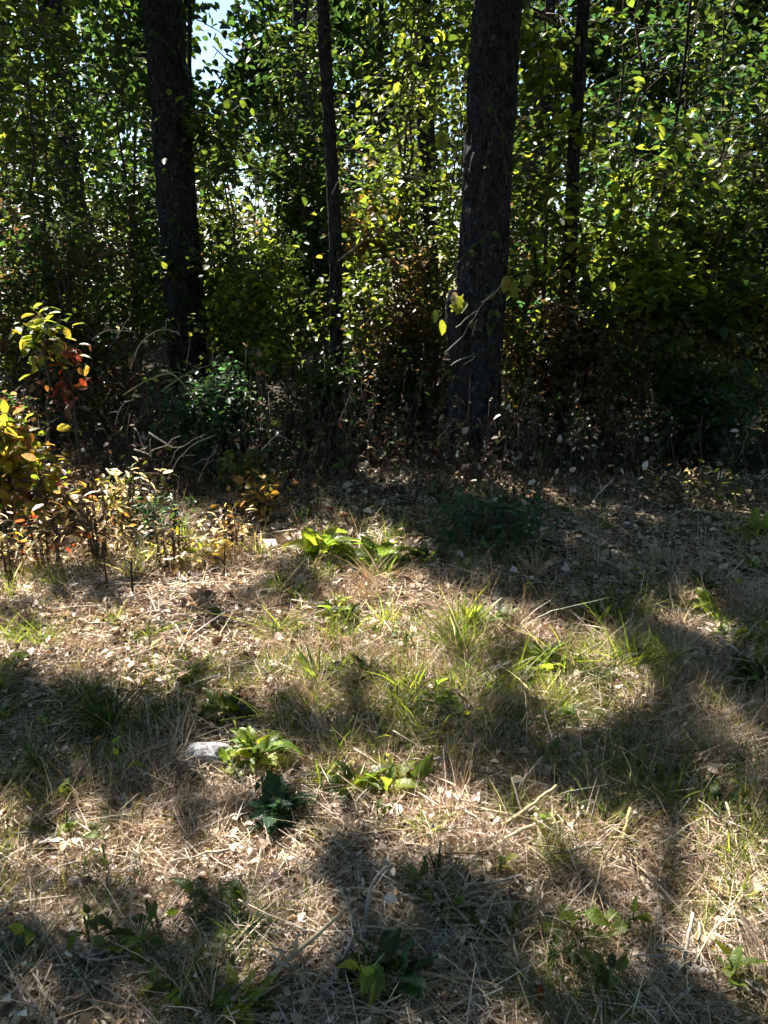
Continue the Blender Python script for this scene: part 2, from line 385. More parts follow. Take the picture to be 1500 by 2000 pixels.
def crown_groups(base, top, zc, rx, rz, n, pal, size, r, nclump=60, spread=.5, zmin=3.3, k_lit=.995):
    c = np.array([base[0], base[1], zc])
    d = unit(r.normal(0, 1, (nclump, 3))) * (r.random((nclump, 1)) ** .45)
    cl = c + d * np.array([rx, rx, rz])
    k = r.integers(0, nclump, n)
    P = cl[k] + r.normal(0, spread, (n, 3)) * np.array([1, 1, .6])
    P = P[P[:, 2] > zmin]
    P = P[cull(P, r, k_lit, False)]
    n = len(P)
    D = r.normal(0, 1, (n, 3)); D[:, 2] -= .5
    Nn = r.normal(0, .6, (n, 3)) + np.array([0, 0, 1.])
    return [(SI, P, D, Nn, r.uniform(.75, 1.25, n) * size, tints(pal, n, r))], cl
def tree(name, label, base, rad, H, zc, rx, rz, n, pal, seed, mt=M_BARK, lean=(0, 0), size=.16, fine=False, group=None, twig_pal=None, ridge=.13, flare=.0, zmin=3.3, nclump=60, limbs=9, sides=None, k_lit=.995):
    r = np.random.default_rng(seed)
    t = thing(name, label, 'tree', base, group)
    K = 9; zz = np.linspace(-.15, H, K)
    path = np.stack([base[0] + lean[0] * zz + np.cumsum(r.normal(0, .012 * K / 9, K)) * (zz > 3.5), base[1] + lean[1] * zz, base[2] + zz], -1)
    wav = min(.06, .004 / rad) * np.sin(zz * .9 + seed) * np.clip(zz, 0, 1); path[:, 0] += wav; path[:, 1] += wav[::-1] * .5 * np.clip(zz, 0, 1)
    radii = rad * (1 - .62 * np.clip(zz, 0, H) / H)
    tk = link('trunk', trunk_mesh('trunk', path, radii, mt, base, sides=sides or (72 if fine else 20), rings=190 if fine else 60, ridge=ridge, flare=flare, seed=seed), t)
    g, cl = crown_groups((base[0] + lean[0] * zc, base[1] + lean[1] * zc), H, zc, rx, rz, n, pal, size, r, zmin=zmin, nclump=nclump, k_lit=k_lit)
    link('crown', leaf_mesh('crown', g, M_LEAF, base), t)
    hi = cl[cl[:, 2] > zmin + .6]
    for k in range(min(limbs, len(hi))):
        e = hi[k]; zs = max(zmin, min(H * .9, e[2] - r.uniform(.6, 1.8)))
        s = np.array([np.interp(zs, path[:, 2], path[:, 0]), np.interp(zs, path[:, 2], path[:, 1]), zs])
        link('limb', tube_mesh('limb', [bend(s, e, 7, .15, .05, r)], [np.linspace(rad * .32, .012, 7)], mt, base, 6), tk)
    return t, path, radii

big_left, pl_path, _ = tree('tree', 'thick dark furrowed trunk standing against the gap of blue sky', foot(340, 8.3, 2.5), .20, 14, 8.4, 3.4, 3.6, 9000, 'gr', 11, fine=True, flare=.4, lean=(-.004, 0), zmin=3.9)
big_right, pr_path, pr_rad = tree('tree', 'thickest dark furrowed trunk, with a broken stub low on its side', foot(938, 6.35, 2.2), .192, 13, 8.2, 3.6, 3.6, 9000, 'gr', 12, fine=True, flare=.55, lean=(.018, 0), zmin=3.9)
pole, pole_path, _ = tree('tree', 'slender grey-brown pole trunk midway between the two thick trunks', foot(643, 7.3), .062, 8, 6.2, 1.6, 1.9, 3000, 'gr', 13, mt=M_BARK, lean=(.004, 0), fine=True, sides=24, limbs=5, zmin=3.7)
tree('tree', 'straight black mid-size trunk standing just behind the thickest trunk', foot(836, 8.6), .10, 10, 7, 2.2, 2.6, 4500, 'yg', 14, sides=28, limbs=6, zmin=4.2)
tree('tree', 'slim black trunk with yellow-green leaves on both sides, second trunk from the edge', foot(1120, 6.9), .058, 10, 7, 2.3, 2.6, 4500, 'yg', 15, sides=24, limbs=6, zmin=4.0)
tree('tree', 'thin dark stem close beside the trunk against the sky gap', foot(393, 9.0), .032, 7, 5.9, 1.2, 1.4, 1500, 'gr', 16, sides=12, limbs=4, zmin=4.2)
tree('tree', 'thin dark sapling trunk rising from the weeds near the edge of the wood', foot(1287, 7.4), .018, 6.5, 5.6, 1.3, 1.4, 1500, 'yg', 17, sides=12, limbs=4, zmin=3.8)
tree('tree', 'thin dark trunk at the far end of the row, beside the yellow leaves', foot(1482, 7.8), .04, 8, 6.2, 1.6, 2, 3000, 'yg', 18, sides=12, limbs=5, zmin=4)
# trees of the same belt further back and to the sides; their crowns shade the clearing
BACK = [(-7.6, 8.6, .2, 13, 8, 3.4, 3.6, 9000), (-10.5, 11.5, .22, 14, 9, 3.8, 4, 9000), (-4.6, 12.2, .2, 13, 8.6, 3.6, 3.8, 8500), (-8.2, 15.5, .2, 14, 9.5, 4, 4, 8500),
        (1.4, 12.6, .18, 13, 8.6, 3.6, 3.6, 8000), (5.2, 10.8, .2, 13, 8, 3.6, 3.6, 8000), (6.8, 14.8, .2, 13, 8, 3.8, 4, 7000), (-1.5, 16.5, .2, 14, 9.2, 4, 4, 8000), (3.2, 17.5, .2, 13, 8, 4, 4.5, 7000),
        (-5.2, 6.9, .16, 12, 7.6, 3, 3.2, 8500), (5.2, 7.4, .16, 12, 7.6, 3, 3.2, 6500)]
BL = ['belt tree deep in the wood, tall leafy crown', 'tree far back in the wood behind the thick trunks']
for k, (x, y, r_, H, zc, rx, rz, n) in enumerate(BACK):
    tree('tree', 'tall leafy tree standing back in the shade of the wood', (x, y, float(height(x, y))), r_, H, zc, rx, rz, n, ['gr', 'yg', 'gr'][k % 3], 40 + k, size=.19, group='trees further back in the wood', limbs=6, zmin=3.4 if y < 12 else 2.2)

# unseen trees added around the viewer to block sky light and deepen shade
for k, (x, y) in enumerate([(-6.5, -3.0), (-2.4, -3.6), (2.8, -3.2), (6.6, -2.2), (8.0, 3.0), (4.5, -8), (-7, -8), (-.5, -8.5)]):
    tree('tree', 'unseen leafy tree added behind the viewer to block sky light', (x, y, float(height(x, y))), .17, 12, 7.2, 4.2, 4.6, 4400, 'dk', 140 + k, size=.38, group='unseen trees added to block sky light', limbs=5, zmin=1.6, sides=14, k_lit=.9)
# the wood goes on behind: lower trees of a second row, leafy down to the ground
rb = np.random.default_rng(70)
for k in range(17):
    x = -17 + k * 2.15 + rb.uniform(-.5, .5); y = rb.uniform(18.5, 25); H = rb.uniform(11.5, 14)
    tree('tree', 'bushy tree of the row far behind, leafy to the ground', (x, y, float(height(x, y))), .11, H, H * .5, 2.3, H * .52, 5600, ['gr', 'dk', 'dk', 'gr', 'yg'][k % 5], 80 + k, size=.25, group='bushy trees of the far row', limbs=3, zmin=.2, nclump=130, sides=10, k_lit=0)

# ------------------------------------------------------------------ saplings and shrubs of the wood edge
LEAF_ME = {}
def single_leaf_mesh(key, tpl, mt):
    if key not in LEAF_ME:
        v, f = tpl
        LEAF_ME[key] = mesh_np('leaf', v, np.concatenate([np.array(x) for x in f]), np.array([len(x) for x in f]), mt)
    return LEAF_ME[key]
def place_leaf(name, me, parent, origin, p, d, n, s, tint, w=1.0):
    F = frames(np.array([d], float), np.array([n], float))[0]
    o = bpy.data.objects.new(name, me); C.objects.link(o); o.parent = parent
    m = Matrix(((F[0][0] * s * w, F[1][0] * s, F[2][0] * s, p[0] - origin[0]), (F[0][1] * s * w, F[1][1] * s, F[2][1] * s, p[1] - origin[1]),
                (F[0][2] * s * w, F[1][2] * s, F[2][2] * s, p[2] - origin[2]), (0, 0, 0, 1)))
    o.matrix_local = m; o.color = (*[float(c) for c in tint], 1)
    return o
def shrub(name, label, base, H, Rr, pals, size, seed, nstem=3, ntwig=70, per=18, singles=14, tpl='ov', zlo=.15, lean=0.0, cat='shrub', group=None, flat=.45, dense_top=.8, k_lit=.97, bushy=1.0, twig_mat=None, fine=1.0):
    r = np.random.default_rng(seed); base = np.asarray(base, float)
    t = thing(name, label, cat, base, group)
    stems = []
    for k in range(nstem):
        a = r.uniform(0, 6.28); top = base + np.array([math.cos(a) * Rr * .35 + lean * H, math.sin(a) * Rr * .35, H * r.uniform(.75, 1.0)])
        s0 = base + np.array([math.cos(a) * .05, math.sin(a) * .05, -.03]); p = bend(s0, top, 9, 0, .03 * H / 3, r); stems.append(p)
        link('stem', tube_mesh('stem', [p], [np.linspace(.008 + .0045 * H, .004, 9)], twig_mat or M_TWIG, base, 6), t)
    si = r.integers(0, nstem, ntwig); h = zlo + (1 - zlo) * r.random(ntwig) ** dense_top
    st = np.array([[np.interp(h[i], np.linspace(0, 1, 9), stems[si[i]][:, c]) for c in range(3)] for i in range(ntwig)])
    az = r.uniform(0, 6.28, ntwig); el = r.uniform(-.15, .75, ntwig)
    d = np.stack([np.cos(az) * np.cos(el), np.sin(az) * np.cos(el), np.sin(el)], -1)
    ln = Rr * r.uniform(.45, 1.1, ntwig) * (1.1 - .45 * h)
    tt = np.linspace(0, 1, 5)
    paths = st[:, None] + d[:, None] * (ln[:, None] * tt)[:, :, None]; paths[:, :, 2] -= (.28 * ln[:, None] * tt ** 2)
    paths[:, 1:] += r.normal(0, .012, (ntwig, 4, 3))
    link('twigs', tube_mesh('twigs', paths, np.linspace(.0055, .0018, 5)[None].repeat(ntwig, 0), twig_mat or M_TWIG, base, 3), t)['kind'] = 'stuff'
    n = ntwig * per; i = np.repeat(np.arange(ntwig), per); s = r.uniform(.15, 1.03, n)
    P = st[i] + d[i] * (ln[i] * s)[:, None]; P[:, 2] -= .28 * ln[i] * s ** 2
    P += r.normal(0, .05 * bushy, (n, 3))
    side = np.cross(d[i], np.array([0, 0, 1.])) * np.where(r.random(n) < .5, -1, 1)[:, None]
    D = d[i] * .5 + side * .9 + r.normal(0, .45, (n, 3)); D[:, 2] -= .45
    Nn = np.array([0, 0, 1.]) + r.normal(0, flat, (n, 3))
    S = size * fine * r.uniform(.55, 1.3, n)
    pal = np.concatenate([tints(p_, n, r) [None] for p_ in pals]); T = pal[r.integers(0, len(pals), ntwig)[i], np.arange(n)]
    keep = cull(P, r, k_lit, wood=np.clip((P[:, 2] - 1.0) * .6, 0, .85)) & (P[:, 2] > base[2] + .03)
    P, D, Nn, S, T = P[keep], D[keep], Nn[keep], S[keep], T[keep]
    tp = {'ov': OV, 'lo': LO, 'na': NAR, 'si': SI}[tpl]
    order = np.argsort(P[:, 1] - S * 6)
    one, rest = order[:singles], order[singles:]
    f = link('foliage', leaf_mesh('foliage', [(SI if tpl == 'ov' and fine < 1 else tp, P[rest], D[rest], Nn[rest], S[rest], T[rest])], M_LEAF, base), t); f['kind'] = 'stuff'
    me = single_leaf_mesh(tpl, tp, M_LEAF1)
    for j in one: place_leaf('leaf', me, t, base, P[j], D[j], Nn[j], S[j] * 1.1, T[j])
    return t
SHR = [ # label, u, Y, H, R, palettes, leaf size, opts
 ('leafy green sapling filling the upper corner, left of the trunk by the sky gap', 60, 8.4, 4.6, 1.3, ['gr', 'gr', 'yg'], .105, {}),
 ('dark green sapling close beside the trunk by the sky gap', 215, 9.2, 4.6, 1.2, ['dk', 'gr'], .10, {}),
 ('yellowing sapling low in the corner beside the red-leaved stem', 25, 7.0, 2.3, .8, ['yg', 'dk', 'br'], .09, {}),
 ('dull brown-green bush below the dark sapling, left of the sky-gap trunk', 140, 7.3, 2.0, .8, ['br', 'dk', 'yg'], .075, {}),
 ('pale green sapling lit by the sun right of the sky-gap trunk', 470, 8.6, 3.2, 1.0, ['yg', 'gr', 'gr'], .11, {}),
 ('tall dark green sapling between the sky gap and the slender pole trunk', 560, 9.4, 5.0, 1.2, ['dk', 'gr'], .105, {}),
 ('low pale yellow-green bush between the sky-gap trunk and the pole trunk', 495, 7.4, 1.9, .55, ['yg', 'gr', 'lime'], .095, {}),
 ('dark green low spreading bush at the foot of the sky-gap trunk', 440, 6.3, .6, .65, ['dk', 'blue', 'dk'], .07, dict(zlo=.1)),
 ('yellow-leaved sapling between the pole trunk and the thickest trunk', 745, 7.8, 4.4, 1.0, ['yg', 'gr', 'yg', 'lime'], .105, {}),
 ('small orange-yellow bush behind, below the yellow-leaved sapling', 760, 8.4, 2.2, .55, ['yl', 'or'], .10, dict(zlo=.5)),
 ('dark green bush at the foot of the slender pole trunk', 655, 6.9, .6, .5, ['dk', 'dk', 'gr'], .08, {}),
 ('green sapling directly behind the slender pole trunk', 650, 10.0, 4.4, 1.0, ['gr', 'dk'], .10, {}),
 ('weedy dull green bush hugging the near side of the thickest trunk', 810, 7.0, 1.9, .6, ['yg', 'br', 'gr'], .075, {}),
 ('yellow-green sapling squeezed between the thickest trunk and the slim black trunk', 1060, 7.2, 4.4, .9, ['yg', 'gr', 'dk', 'lime'], .105, {}),
 ('brownish-green weedy bush under the sapling beside the thickest trunk', 1050, 6.6, 1.5, .7, ['br', 'yg', 'br', 'dk'], .06, {}),
 ('dark green sapling with few lit leaves high right of the slim black trunk', 1240, 8.2, 5.0, 1.1, ['dk', 'dk', 'blue'], .105, {}),
 ('bright yellow-green sapling in the sun, broad leaves, right of the slim trunk', 1230, 7.0, 2.7, 1.0, ['yg', 'gr', 'lime'], .11, {}),
 ('yellow-green sapling with the most sunlit leaves near the edge', 1390, 7.2, 3.1, 1.1, ['yg', 'gr', 'lime', 'dk'], .115, {}),
 ('green sapling reaching into the top corner over the yellow one', 1440, 8.0, 4.8, 1.2, ['gr', 'yg', 'gr'], .105, {}),
 ('dark leafy weed bush low under the sunlit sapling', 1200, 6.4, 1.15, .7, ['yg', 'br', 'br', 'dk'], .055, {}),
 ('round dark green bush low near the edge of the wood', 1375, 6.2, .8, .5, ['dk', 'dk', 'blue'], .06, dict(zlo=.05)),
 ('brown weedy bush standing at the very edge behind the round dark bush', 1470, 6.7, 1.6, .7, ['br', 'straw', 'yg'], .06, {}),
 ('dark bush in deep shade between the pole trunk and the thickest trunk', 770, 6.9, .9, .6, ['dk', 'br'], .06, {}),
 ('pale lit sapling far behind the gap beside the pole trunk', 560, 11.2, 3.2, 1.2, ['yg', 'gr'], .11, {}),
 ('lit green sapling far behind, seen right of the slim black trunk', 1180, 10.6, 4.2, 1.4, ['gr', 'yg'], .11, {}),
 ('lit green sapling far behind the yellow-leaved one', 830, 10.8, 4.2, 1.3, ['yg', 'gr'], .11, {}),
 ('shaded sapling far behind at the corner of the wood', 130, 11.0, 4.6, 1.6, ['gr', 'dk'], .11, {}),
 ('shaded sapling far behind the row at the edge', 1400, 10.8, 4.6, 1.6, ['gr', 'dk'], .11, {}),
]
for k, (lab, u, Y, H, Rr, pals, size, opt) in enumerate(SHR):
    tall = H > 2.5
    shrub('sapling' if tall else 'bush', lab, foot(u, Y, min(1.6, H * .6)), H, Rr, pals, size, 200 + k, nstem=3 if tall else 5,
          ntwig=int((95 if tall else 70) * (1.15 if H > 4 else 1)), per=56 if tall else 48, cat='sapling' if tall else 'bush', singles=36, fine=.8 if u < 1000 else .95, bushy=1.6, **opt)
# second row of undergrowth filling the wood
r2 = np.random.default_rng(91)
for k in range(26):
    u = -250 + k * 78 + r2.uniform(-30, 30); Y = r2.uniform(9.2, 14.5)
    shrub('bush', 'shaded leafy bush deep in the wood between the trunks', foot(u, Y), r2.uniform(1.8, 4.2), 1.15, [['dk', 'gr'], ['yg', 'br'], ['gr', 'yg'], ['dk', 'br']][k % 4], .11, 300 + k, nstem=4, ntwig=80, per=26, singles=0, tpl='si', fine=.95, bushy=1.5, cat='bush', group='bushes deep in the wood')

# ------------------------------------------------------------------ coloured shrubs of the near left edge
shrub('bush', 'bright yellow-green bush with big leaves in full sun at the left edge', spot(28, 1010),   .72, .46, ['lime', 'lime', 'yl', 'or'], .085, 401, nstem=6, ntwig=80, per=12, singles=60, k_lit=.0)
shrub('bush', 'small bush with orange and yellow autumn leaves beside the yellow-green one', spot(130, 1040), .48, .34, ['or', 'yl', 'br', 'rd', 'lime'], .065, 402, nstem=5, ntwig=28, per=9, singles=50, k_lit=.0)
shrub('bush', 'pale dry yellowish bush right of the orange-leaved one', spot(240, 1045), .40, .34, ['yl', 'br', 'straw', 'yg'], .065, 403, nstem=6, ntwig=26, per=9, singles=40, k_lit=.0, tpl='na')
shrub('sapling', 'thin stem with bright red leaves above the left-hand bushes', spot(165, 960), 1.12, .16, ['rd', 'rd', 'rd', 'or'], .07, 404, nstem=1, ntwig=10, per=7, singles=50, k_lit=.0, zlo=.62, cat='sapling')
shrub('sapling', 'thin stem with a spray of clear yellow leaves above the red ones', spot(90, 955), 1.5, .32, ['yl', 'lime', 'yg'], .08, 405, nstem=1, ntwig=14, per=7, singles=50, k_lit=.0, zlo=.72, cat='sapling', lean=.06)
shrub('bush', 'small dark red-leaved bush low at the left edge under the yellow spray', spot(60, 985), .85, .3, ['rd', 'br', 'br', 'dk'], .06, 406, nstem=3, ntwig=22, per=9, singles=20, k_lit=.0, zlo=.5)
shrub('bush', 'low orange-yellow bush in half shade at the edge of the dark undergrowth', spot(525, 1015), .26, .24, ['or', 'yl', 'br'], .055, 407, nstem=4, ntwig=24, per=9, singles=40, k_lit=.0)
shrub('bush', 'small bush with lobed yellow-green leaves beside the crossed dead sticks', spot(490, 975), .38, .2, ['yl', 'yg'], .095, 408, nstem=3, ntwig=10, per=6, singles=30, k_lit=.0, tpl='lo', zlo=.5)
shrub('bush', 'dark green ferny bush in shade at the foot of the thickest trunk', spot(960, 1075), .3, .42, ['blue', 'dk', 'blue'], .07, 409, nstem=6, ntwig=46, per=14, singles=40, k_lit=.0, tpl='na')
shrub('bush', 'dull weedy bush in the lit dry brush behind the clearing', spot(1350, 1000), .26, .4, ['yg', 'straw', 'br'], .05, 410, nstem=6, ntwig=40, per=10, singles=10, k_lit=.0, tpl='na')
shrub('bush', 'dark green tuft of fine leaves among the yellow dry bushes', spot(325, 1050), .22, .2, ['blue', 'dk'], .045, 411, nstem=5, ntwig=30, per=14, singles=10, k_lit=.0, tpl='na')

for k, (lab, u, v, H_, pl_) in enumerate([('withered reddish-brown weed below the orange-leaved bush', 95, 1100, .32, ['br', 'rd', 'straw']), ('withered yellow weed in the sunny litter at the left edge', 15, 1130, .3, ['straw', 'yl', 'br']),
     ('tall withered weed between the dead stems and the orange bush', 190, 1090, .36, ['br', 'straw', 'or']), ('withered pale weed right of the dark dead stems', 330, 1110, .26, ['straw', 'yl', 'br']),
     ('withered weed under the low orange-yellow bush', 470, 1075, .24, ['br', 'or', 'straw'])]):
    shrub('weed', lab, spot(u, v), H_, .2, pl_, .045, 440 + k, nstem=7, ntwig=26, per=7, singles=12, k_lit=0., tpl='na', zlo=.25, cat='weed')

# sprouts on the thickest trunk: broken stub, pale bare twigs, lobed leaf sprays
stub = along(886, 640, 6.25); o0 = np.array(big_right.location)
link('broken_stub', trunk_mesh('broken_stub', [along(896, 700, 6.2), along(887, 640, 6.18), along(884, 590, 6.15), along(887, 566, 6.15)][::1], [.075, .06, .05, .035], M_BARK, o0, 22, .1, 40, seed=5), big_right)
TW = [((868, 690), (905, 655), (935, 605)), ((890, 640), (915, 618), (970, 565)), ((905, 712), (925, 700), (928, 697)), ((880, 715), (905, 702), (925, 690)), ((922, 655), (928, 640), (932, 625)), ((940, 590), (965, 575), (990, 545))]
for k, pts in enumerate(TW):
    p = np.array([along(u, v, 5.98 - .03 * j) for j, (u, v) in enumerate(pts)]); q = np.stack([np.interp(np.linspace(0, 2, 7), [0, 1, 2], p[:, c]) for c in range(3)], -1); q[1:-1] += rng.normal(0, .008, (5, 3))
    o = link('dead_twig', tube_mesh('dead_twig', [q], [np.linspace(.005, .002, 7)], M_STICK, o0, 5), big_right); o.color = (.42, .38, .34, 1)
for (u, v, s, tp, pal) in [(1005, 545, .16, 'lo', 'lime'), (990, 538, .14, 'ov', 'yl'), (1030, 530, .13, 'lo', 'lime'), (905, 575, .16, 'lo', 'lime'), (912, 590, .13, 'ov', 'lime'), (852, 605, .11, 'ov', 'yg'), (862, 625, .12, 'ov', 'lime'), (872, 255, .15, 'lo', 'lime'), (858, 250, .13, 'lo', 'lime'), (888, 570, .1, 'ov', 'tan')]:
    p = along(u, v, 6.0); place_leaf('leaf', single_leaf_mesh(tp, LO if tp == 'lo' else OV, M_LEAF1), big_right, o0, p, (rng.normal(0, .5), -.3, -.9), (rng.normal(0, .3), -1, .35), s, PAL[pal][1])

def vine(t, trunk, px, seed, n, pal, zlo, zhi, rad):
    r = np.random.default_rng(seed); org = np.array(t.location); P = []
    for k in range(n):
        z = r.uniform(zlo, zhi); a = r.uniform(3.3, 6.1)
        x = np.interp(z, px[:, 2], px[:, 0]); y = np.interp(z, px[:, 2], px[:, 1]); rr = rad * 1.08
        a0 = a; zz = z + np.linspace(0, r.uniform(.15, .5), 6); aa = a0 + np.linspace(0, r.normal(0, 1.0), 6)
        c = np.stack([x + rr * np.cos(aa), y + rr * np.sin(aa), zz], -1); P.append(c)
        for j in range(r.integers(2, 6)):
            q = c[r.integers(0, 6)]; o_ = np.array([q[0] - x, q[1] - y, 0]); o_ = o_ / np.linalg.norm(o_)
            place_leaf('leaf', single_leaf_mesh('ov', OV, M_LEAF1), vn_parent(t), org, q + o_ * .01, o_ * .5 + np.array([r.normal(0, .6), r.normal(0, .3), -.5]), o_ + np.array([0, 0, .5]) + r.normal(0, .3, 3), r.uniform(.05, .1), np.array(PAL[pal][r.integers(0, 3)]))
    o = link('vine', tube_mesh('vine', P, np.linspace(.005, .002, 6)[None].repeat(n, 0), M_TWIG, org, 4), t); o['kind'] = 'stuff'
def vn_parent(t): return t
vine(pole, None, pole_path, 63, 12, 'gr', .8, 3.6, .055)
vine(big_left, None, pl_path, 61, 13, 'gr', .6, 3.6, .19)
vine(big_right, None, pr_path, 62, 13, 'yg', .4, 3.2, .19)

# ------------------------------------------------------------------ dead canes, sticks and branches that stand out
def stick(name, label, pts, r0, r1, color, cat='stick', group=None, sides=6, fork=None, K=11, wob=.006):
    if label.startswith(('longest', 'forked grey', 'arched grey')): r0, r1 = r0 * 1.3, r1 * 1.3
    if cat in ('cane', 'branch'):
        r0, r1 = r0 * .75, r1 * .6
        if fork is None: fork = [(t, (rng.normal(0, .07), rng.normal(0, .04), rng.normal(.02, .06))) for t in (.3, .55, .75, .9)]
    p = np.array(pts, float); n = len(p); ts = np.linspace(0, n - 1, K)
    q = np.stack([np.interp(ts, np.arange(n), p[:, c]) for c in range(3)], -1)
    for _ in range(2): q[1:-1] = (q[:-2] + 2 * q[1:-1] + q[2:]) / 4
    q[1:-1] += rng.normal(0, min(wob, .006 * np.linalg.norm(q[-1] - q[0])), (K - 2, 3))
    org = q[0]
    o = link(name, tube_mesh(name, [q], [np.linspace(r0, r1, K)], M_STICK, org, sides), None, org); o.color = (*color, 1)
    tag(o, label, cat, group)
    for (t, vec) in fork or []:
        s = q[int(t * (K - 1))]; b = bend(s, s + np.array(vec), 6, .01, .004)
        f = link('side_twig', tube_mesh('side_twig', [b], [np.linspace(r0 * .6, r1 * .6, 6)], M_STICK, org, 5), o); f.color = (*color, 1)
    return o
PALE, TAN_, GREY, DARKW = (.46, .42, .36), (.42, .31, .2), (.30, .28, .27), (.05, .035, .03)
def air(pts, Y): return [along(u, v, Y) for u, v in pts]
def gnd(pts, lift=.02):
    out = []
    for k, (u, v) in enumerate(pts):
        p = spot(u, v); p[2] += lift if np.isscalar(lift) else lift[k]; out.append(p)
    return out
stick('cane', 'pale cane arching over in front of the sky-gap trunk', air([(255, 720), (270, 670), (300, 645), (330, 640), (352, 655)], 5.9), .008, .005, PALE, 'cane')
stick('cane', 'short pale cane bent level, left of the arching one', air([(180, 665), (205, 644), (235, 645), (262, 648)], 5.7), .007, .004, PALE, 'cane')
stick('cane', 'long greenish cane bowed over above the dead brush', air([(240, 772), (280, 745), (320, 728), (342, 727), (365, 760), (385, 780)], 5.5), .008, .004, (.34, .36, .2), 'cane')
stick('cane', 'straight thin green cane crossing the bowed one', air([(315, 765), (350, 738), (385, 722), (425, 705)], 5.5), .006, .003, (.3, .38, .2), 'cane')
stick('cane', 'second thin cane crossing low under the dark bush', air([(355, 775), (385, 760), (412, 746)], 5.5), .005, .003, (.3, .36, .22), 'cane')
stick('cane', 'grey cane looped down to the dead brush', air([(225, 830), (232, 800), (245, 785), (262, 780)], 5.3), .007, .004, GREY, 'cane')
stick('branch', 'pale forked dead branch crossing the pile of dead sticks', air([(290, 845), (320, 865), (350, 880), (372, 860), (400, 848)], 5.0), .009, .005, PALE, 'branch', fork=[(.5, (-.08, 0, -.12)), (.3, (.1, 0, .06))])
stick('branch', 'dead branch sloping up from the crossed sticks', air([(330, 930), (345, 900), (370, 870), (420, 850)], 5.0), .007, .004, PALE, 'branch', fork=[(.4, (.12, 0, .02))])
stick('branch', 'thin grey dead branch leaning beside the lobed-leaf bush', air([(385, 945), (400, 910), (425, 868)], 5.0), .006, .003, GREY, 'branch')
stick('branch', 'pale twig pointing up right of the lobed-leaf bush', air([(510, 880), (530, 858), (552, 840)], 5.0), .006, .003, PALE, 'branch')
stick('branch', 'short pale dead branch curved in the black brush', air([(262, 878), (285, 885), (297, 892)], 4.9), .008, .005, PALE, 'branch')
stick('branch', 'long pale bare branch high between the pole trunk and the thickest trunk', air([(735, 240), (770, 208), (810, 170), (868, 138)], 6.6), .011, .005, (.4, .38, .28), 'branch', fork=[(.45, (.12, 0, .12)), (.25, (.2, 0, .1))])
stick('branch', 'pale bent twig above the stub of the thickest trunk', air([(750, 340), (800, 345), (835, 350), (857, 362)], 6.6), .008, .004, (.42, .4, .34), 'branch')
stick('branch', 'pale twig rising beside the slender pole trunk', air([(648, 380), (665, 345), (690, 322)], 6.9), .009, .004, (.36, .34, .3), 'branch')
stick('branch', 'pale leaning twig right of the slender pole trunk', air([(660, 510), (700, 478), (722, 462)], 6.9), .008, .004, PALE, 'branch')
stick('branch', 'dark bare branch crossing the patch of blue sky', air([(362, 26), (400, 45), (432, 65), (470, 95)], 7.6), .009, .004, (.04, .04, .04), 'branch')
stick('branch', 'pale forked stick leaning out of the lit brush behind the clearing', gnd([(1148, 995)], .0) + air([(1165, 970), (1180, 952), (1200, 934)], 4.9), .011, .006, (.5, .44, .36), 'branch', fork=[(.5, (-.02, 0, .1))])
stick('branch', 'green-grey branch low among the dark weeds right of the thickest trunk', air([(1115, 855), (1135, 838), (1142, 828)], 6.0), .010, .006, (.4, .42, .34), 'branch')
stick('branch', 'pale curved branch at the far edge by the brown weedy bush', air([(1440, 900), (1460, 840), (1485, 815), (1500, 805)], 6.0), .008, .004, PALE, 'branch', fork=[(.5, (-.06, 0, .1))])
stick('stem', 'dark upright dead stem in the sunlit leaf litter', gnd([(262, 1180)], 0) + [spot(262, 1180) + np.array([.0, .0, .12]), spot(262, 1180) + np.array([.012, 0, .21])], .006, .004, DARKW, 'stem', fork=[(.6, (.08, 0, -.02)), (.8, (-.06, 0, .04))])
stick('stem', 'second dark dead stem, left of the other in the sunlit litter', gnd([(213, 1172)], 0) + [spot(213, 1172) + np.array([.0, .0, .1]), spot(213, 1172) + np.array([.004, 0, .25])], .006, .004, (.1, .04, .03), 'stem')
stick('stem', 'dark dead stem under the single yellow seedling', gnd([(437, 1140)], 0) + [spot(437, 1140) + np.array([.01, 0, .09]), spot(437, 1140) + np.array([.02, 0, .2])], .005, .003, DARKW, 'stem', fork=[(.5, (-.05, 0, .05))])
stick('stick', 'pale stick lying just before the dark undergrowth beside the big-leaved weed', gnd([(505, 1052), (540, 1050), (580, 1047)], [.04, .05, .06]), .009, .006, PALE)
stick('stick', 'long pale stick on the yellow-green herb in mid clearing', gnd([(893, 1362), (930, 1345), (992, 1318)], [.03, .05, .08]), .006, .004, (.5, .46, .34))
stick('stick', 'thin dark stick leaning across the shade at the left edge', gnd([(110, 1592), (150, 1550), (203, 1494)], [.02, .06, .1]), .005, .003, (.16, .12, .1))
stick('stick', 'orange-brown stub of wood in the shaded grass', gnd([(160, 1460), (185, 1466), (205, 1480)], [.02, .03, .02]), .010, .008, (.45, .22, .08), fork=[(.5, (.03, .0, .05))])
stick('stick', 'forked grey twig beside the bright big-leaved weed', gnd([(808, 1524), (840, 1514), (876, 1512)], [.03, .05, .06]), .006, .004, (.34, .31, .28), fork=[(.8, (.02, .02, .07)), (.85, (-.03, -.02, -.05))])
stick('stick', 'longest pale stick slanting up from the bottom edge', gnd([(482, 2006), (545, 1940), (600, 1905), (672, 1856)], [.03, .05, .06, .08]), .006, .0035, (.52, .44, .3), fork=[(.55, (.02, .01, .05)), (.45, (-.03, .02, .03))])
stick('stick', 'pale bent stick at the bottom edge under the longest one', gnd([(498, 1990), (520, 1984), (545, 2004)], .03), .006, .005, (.55, .5, .42))
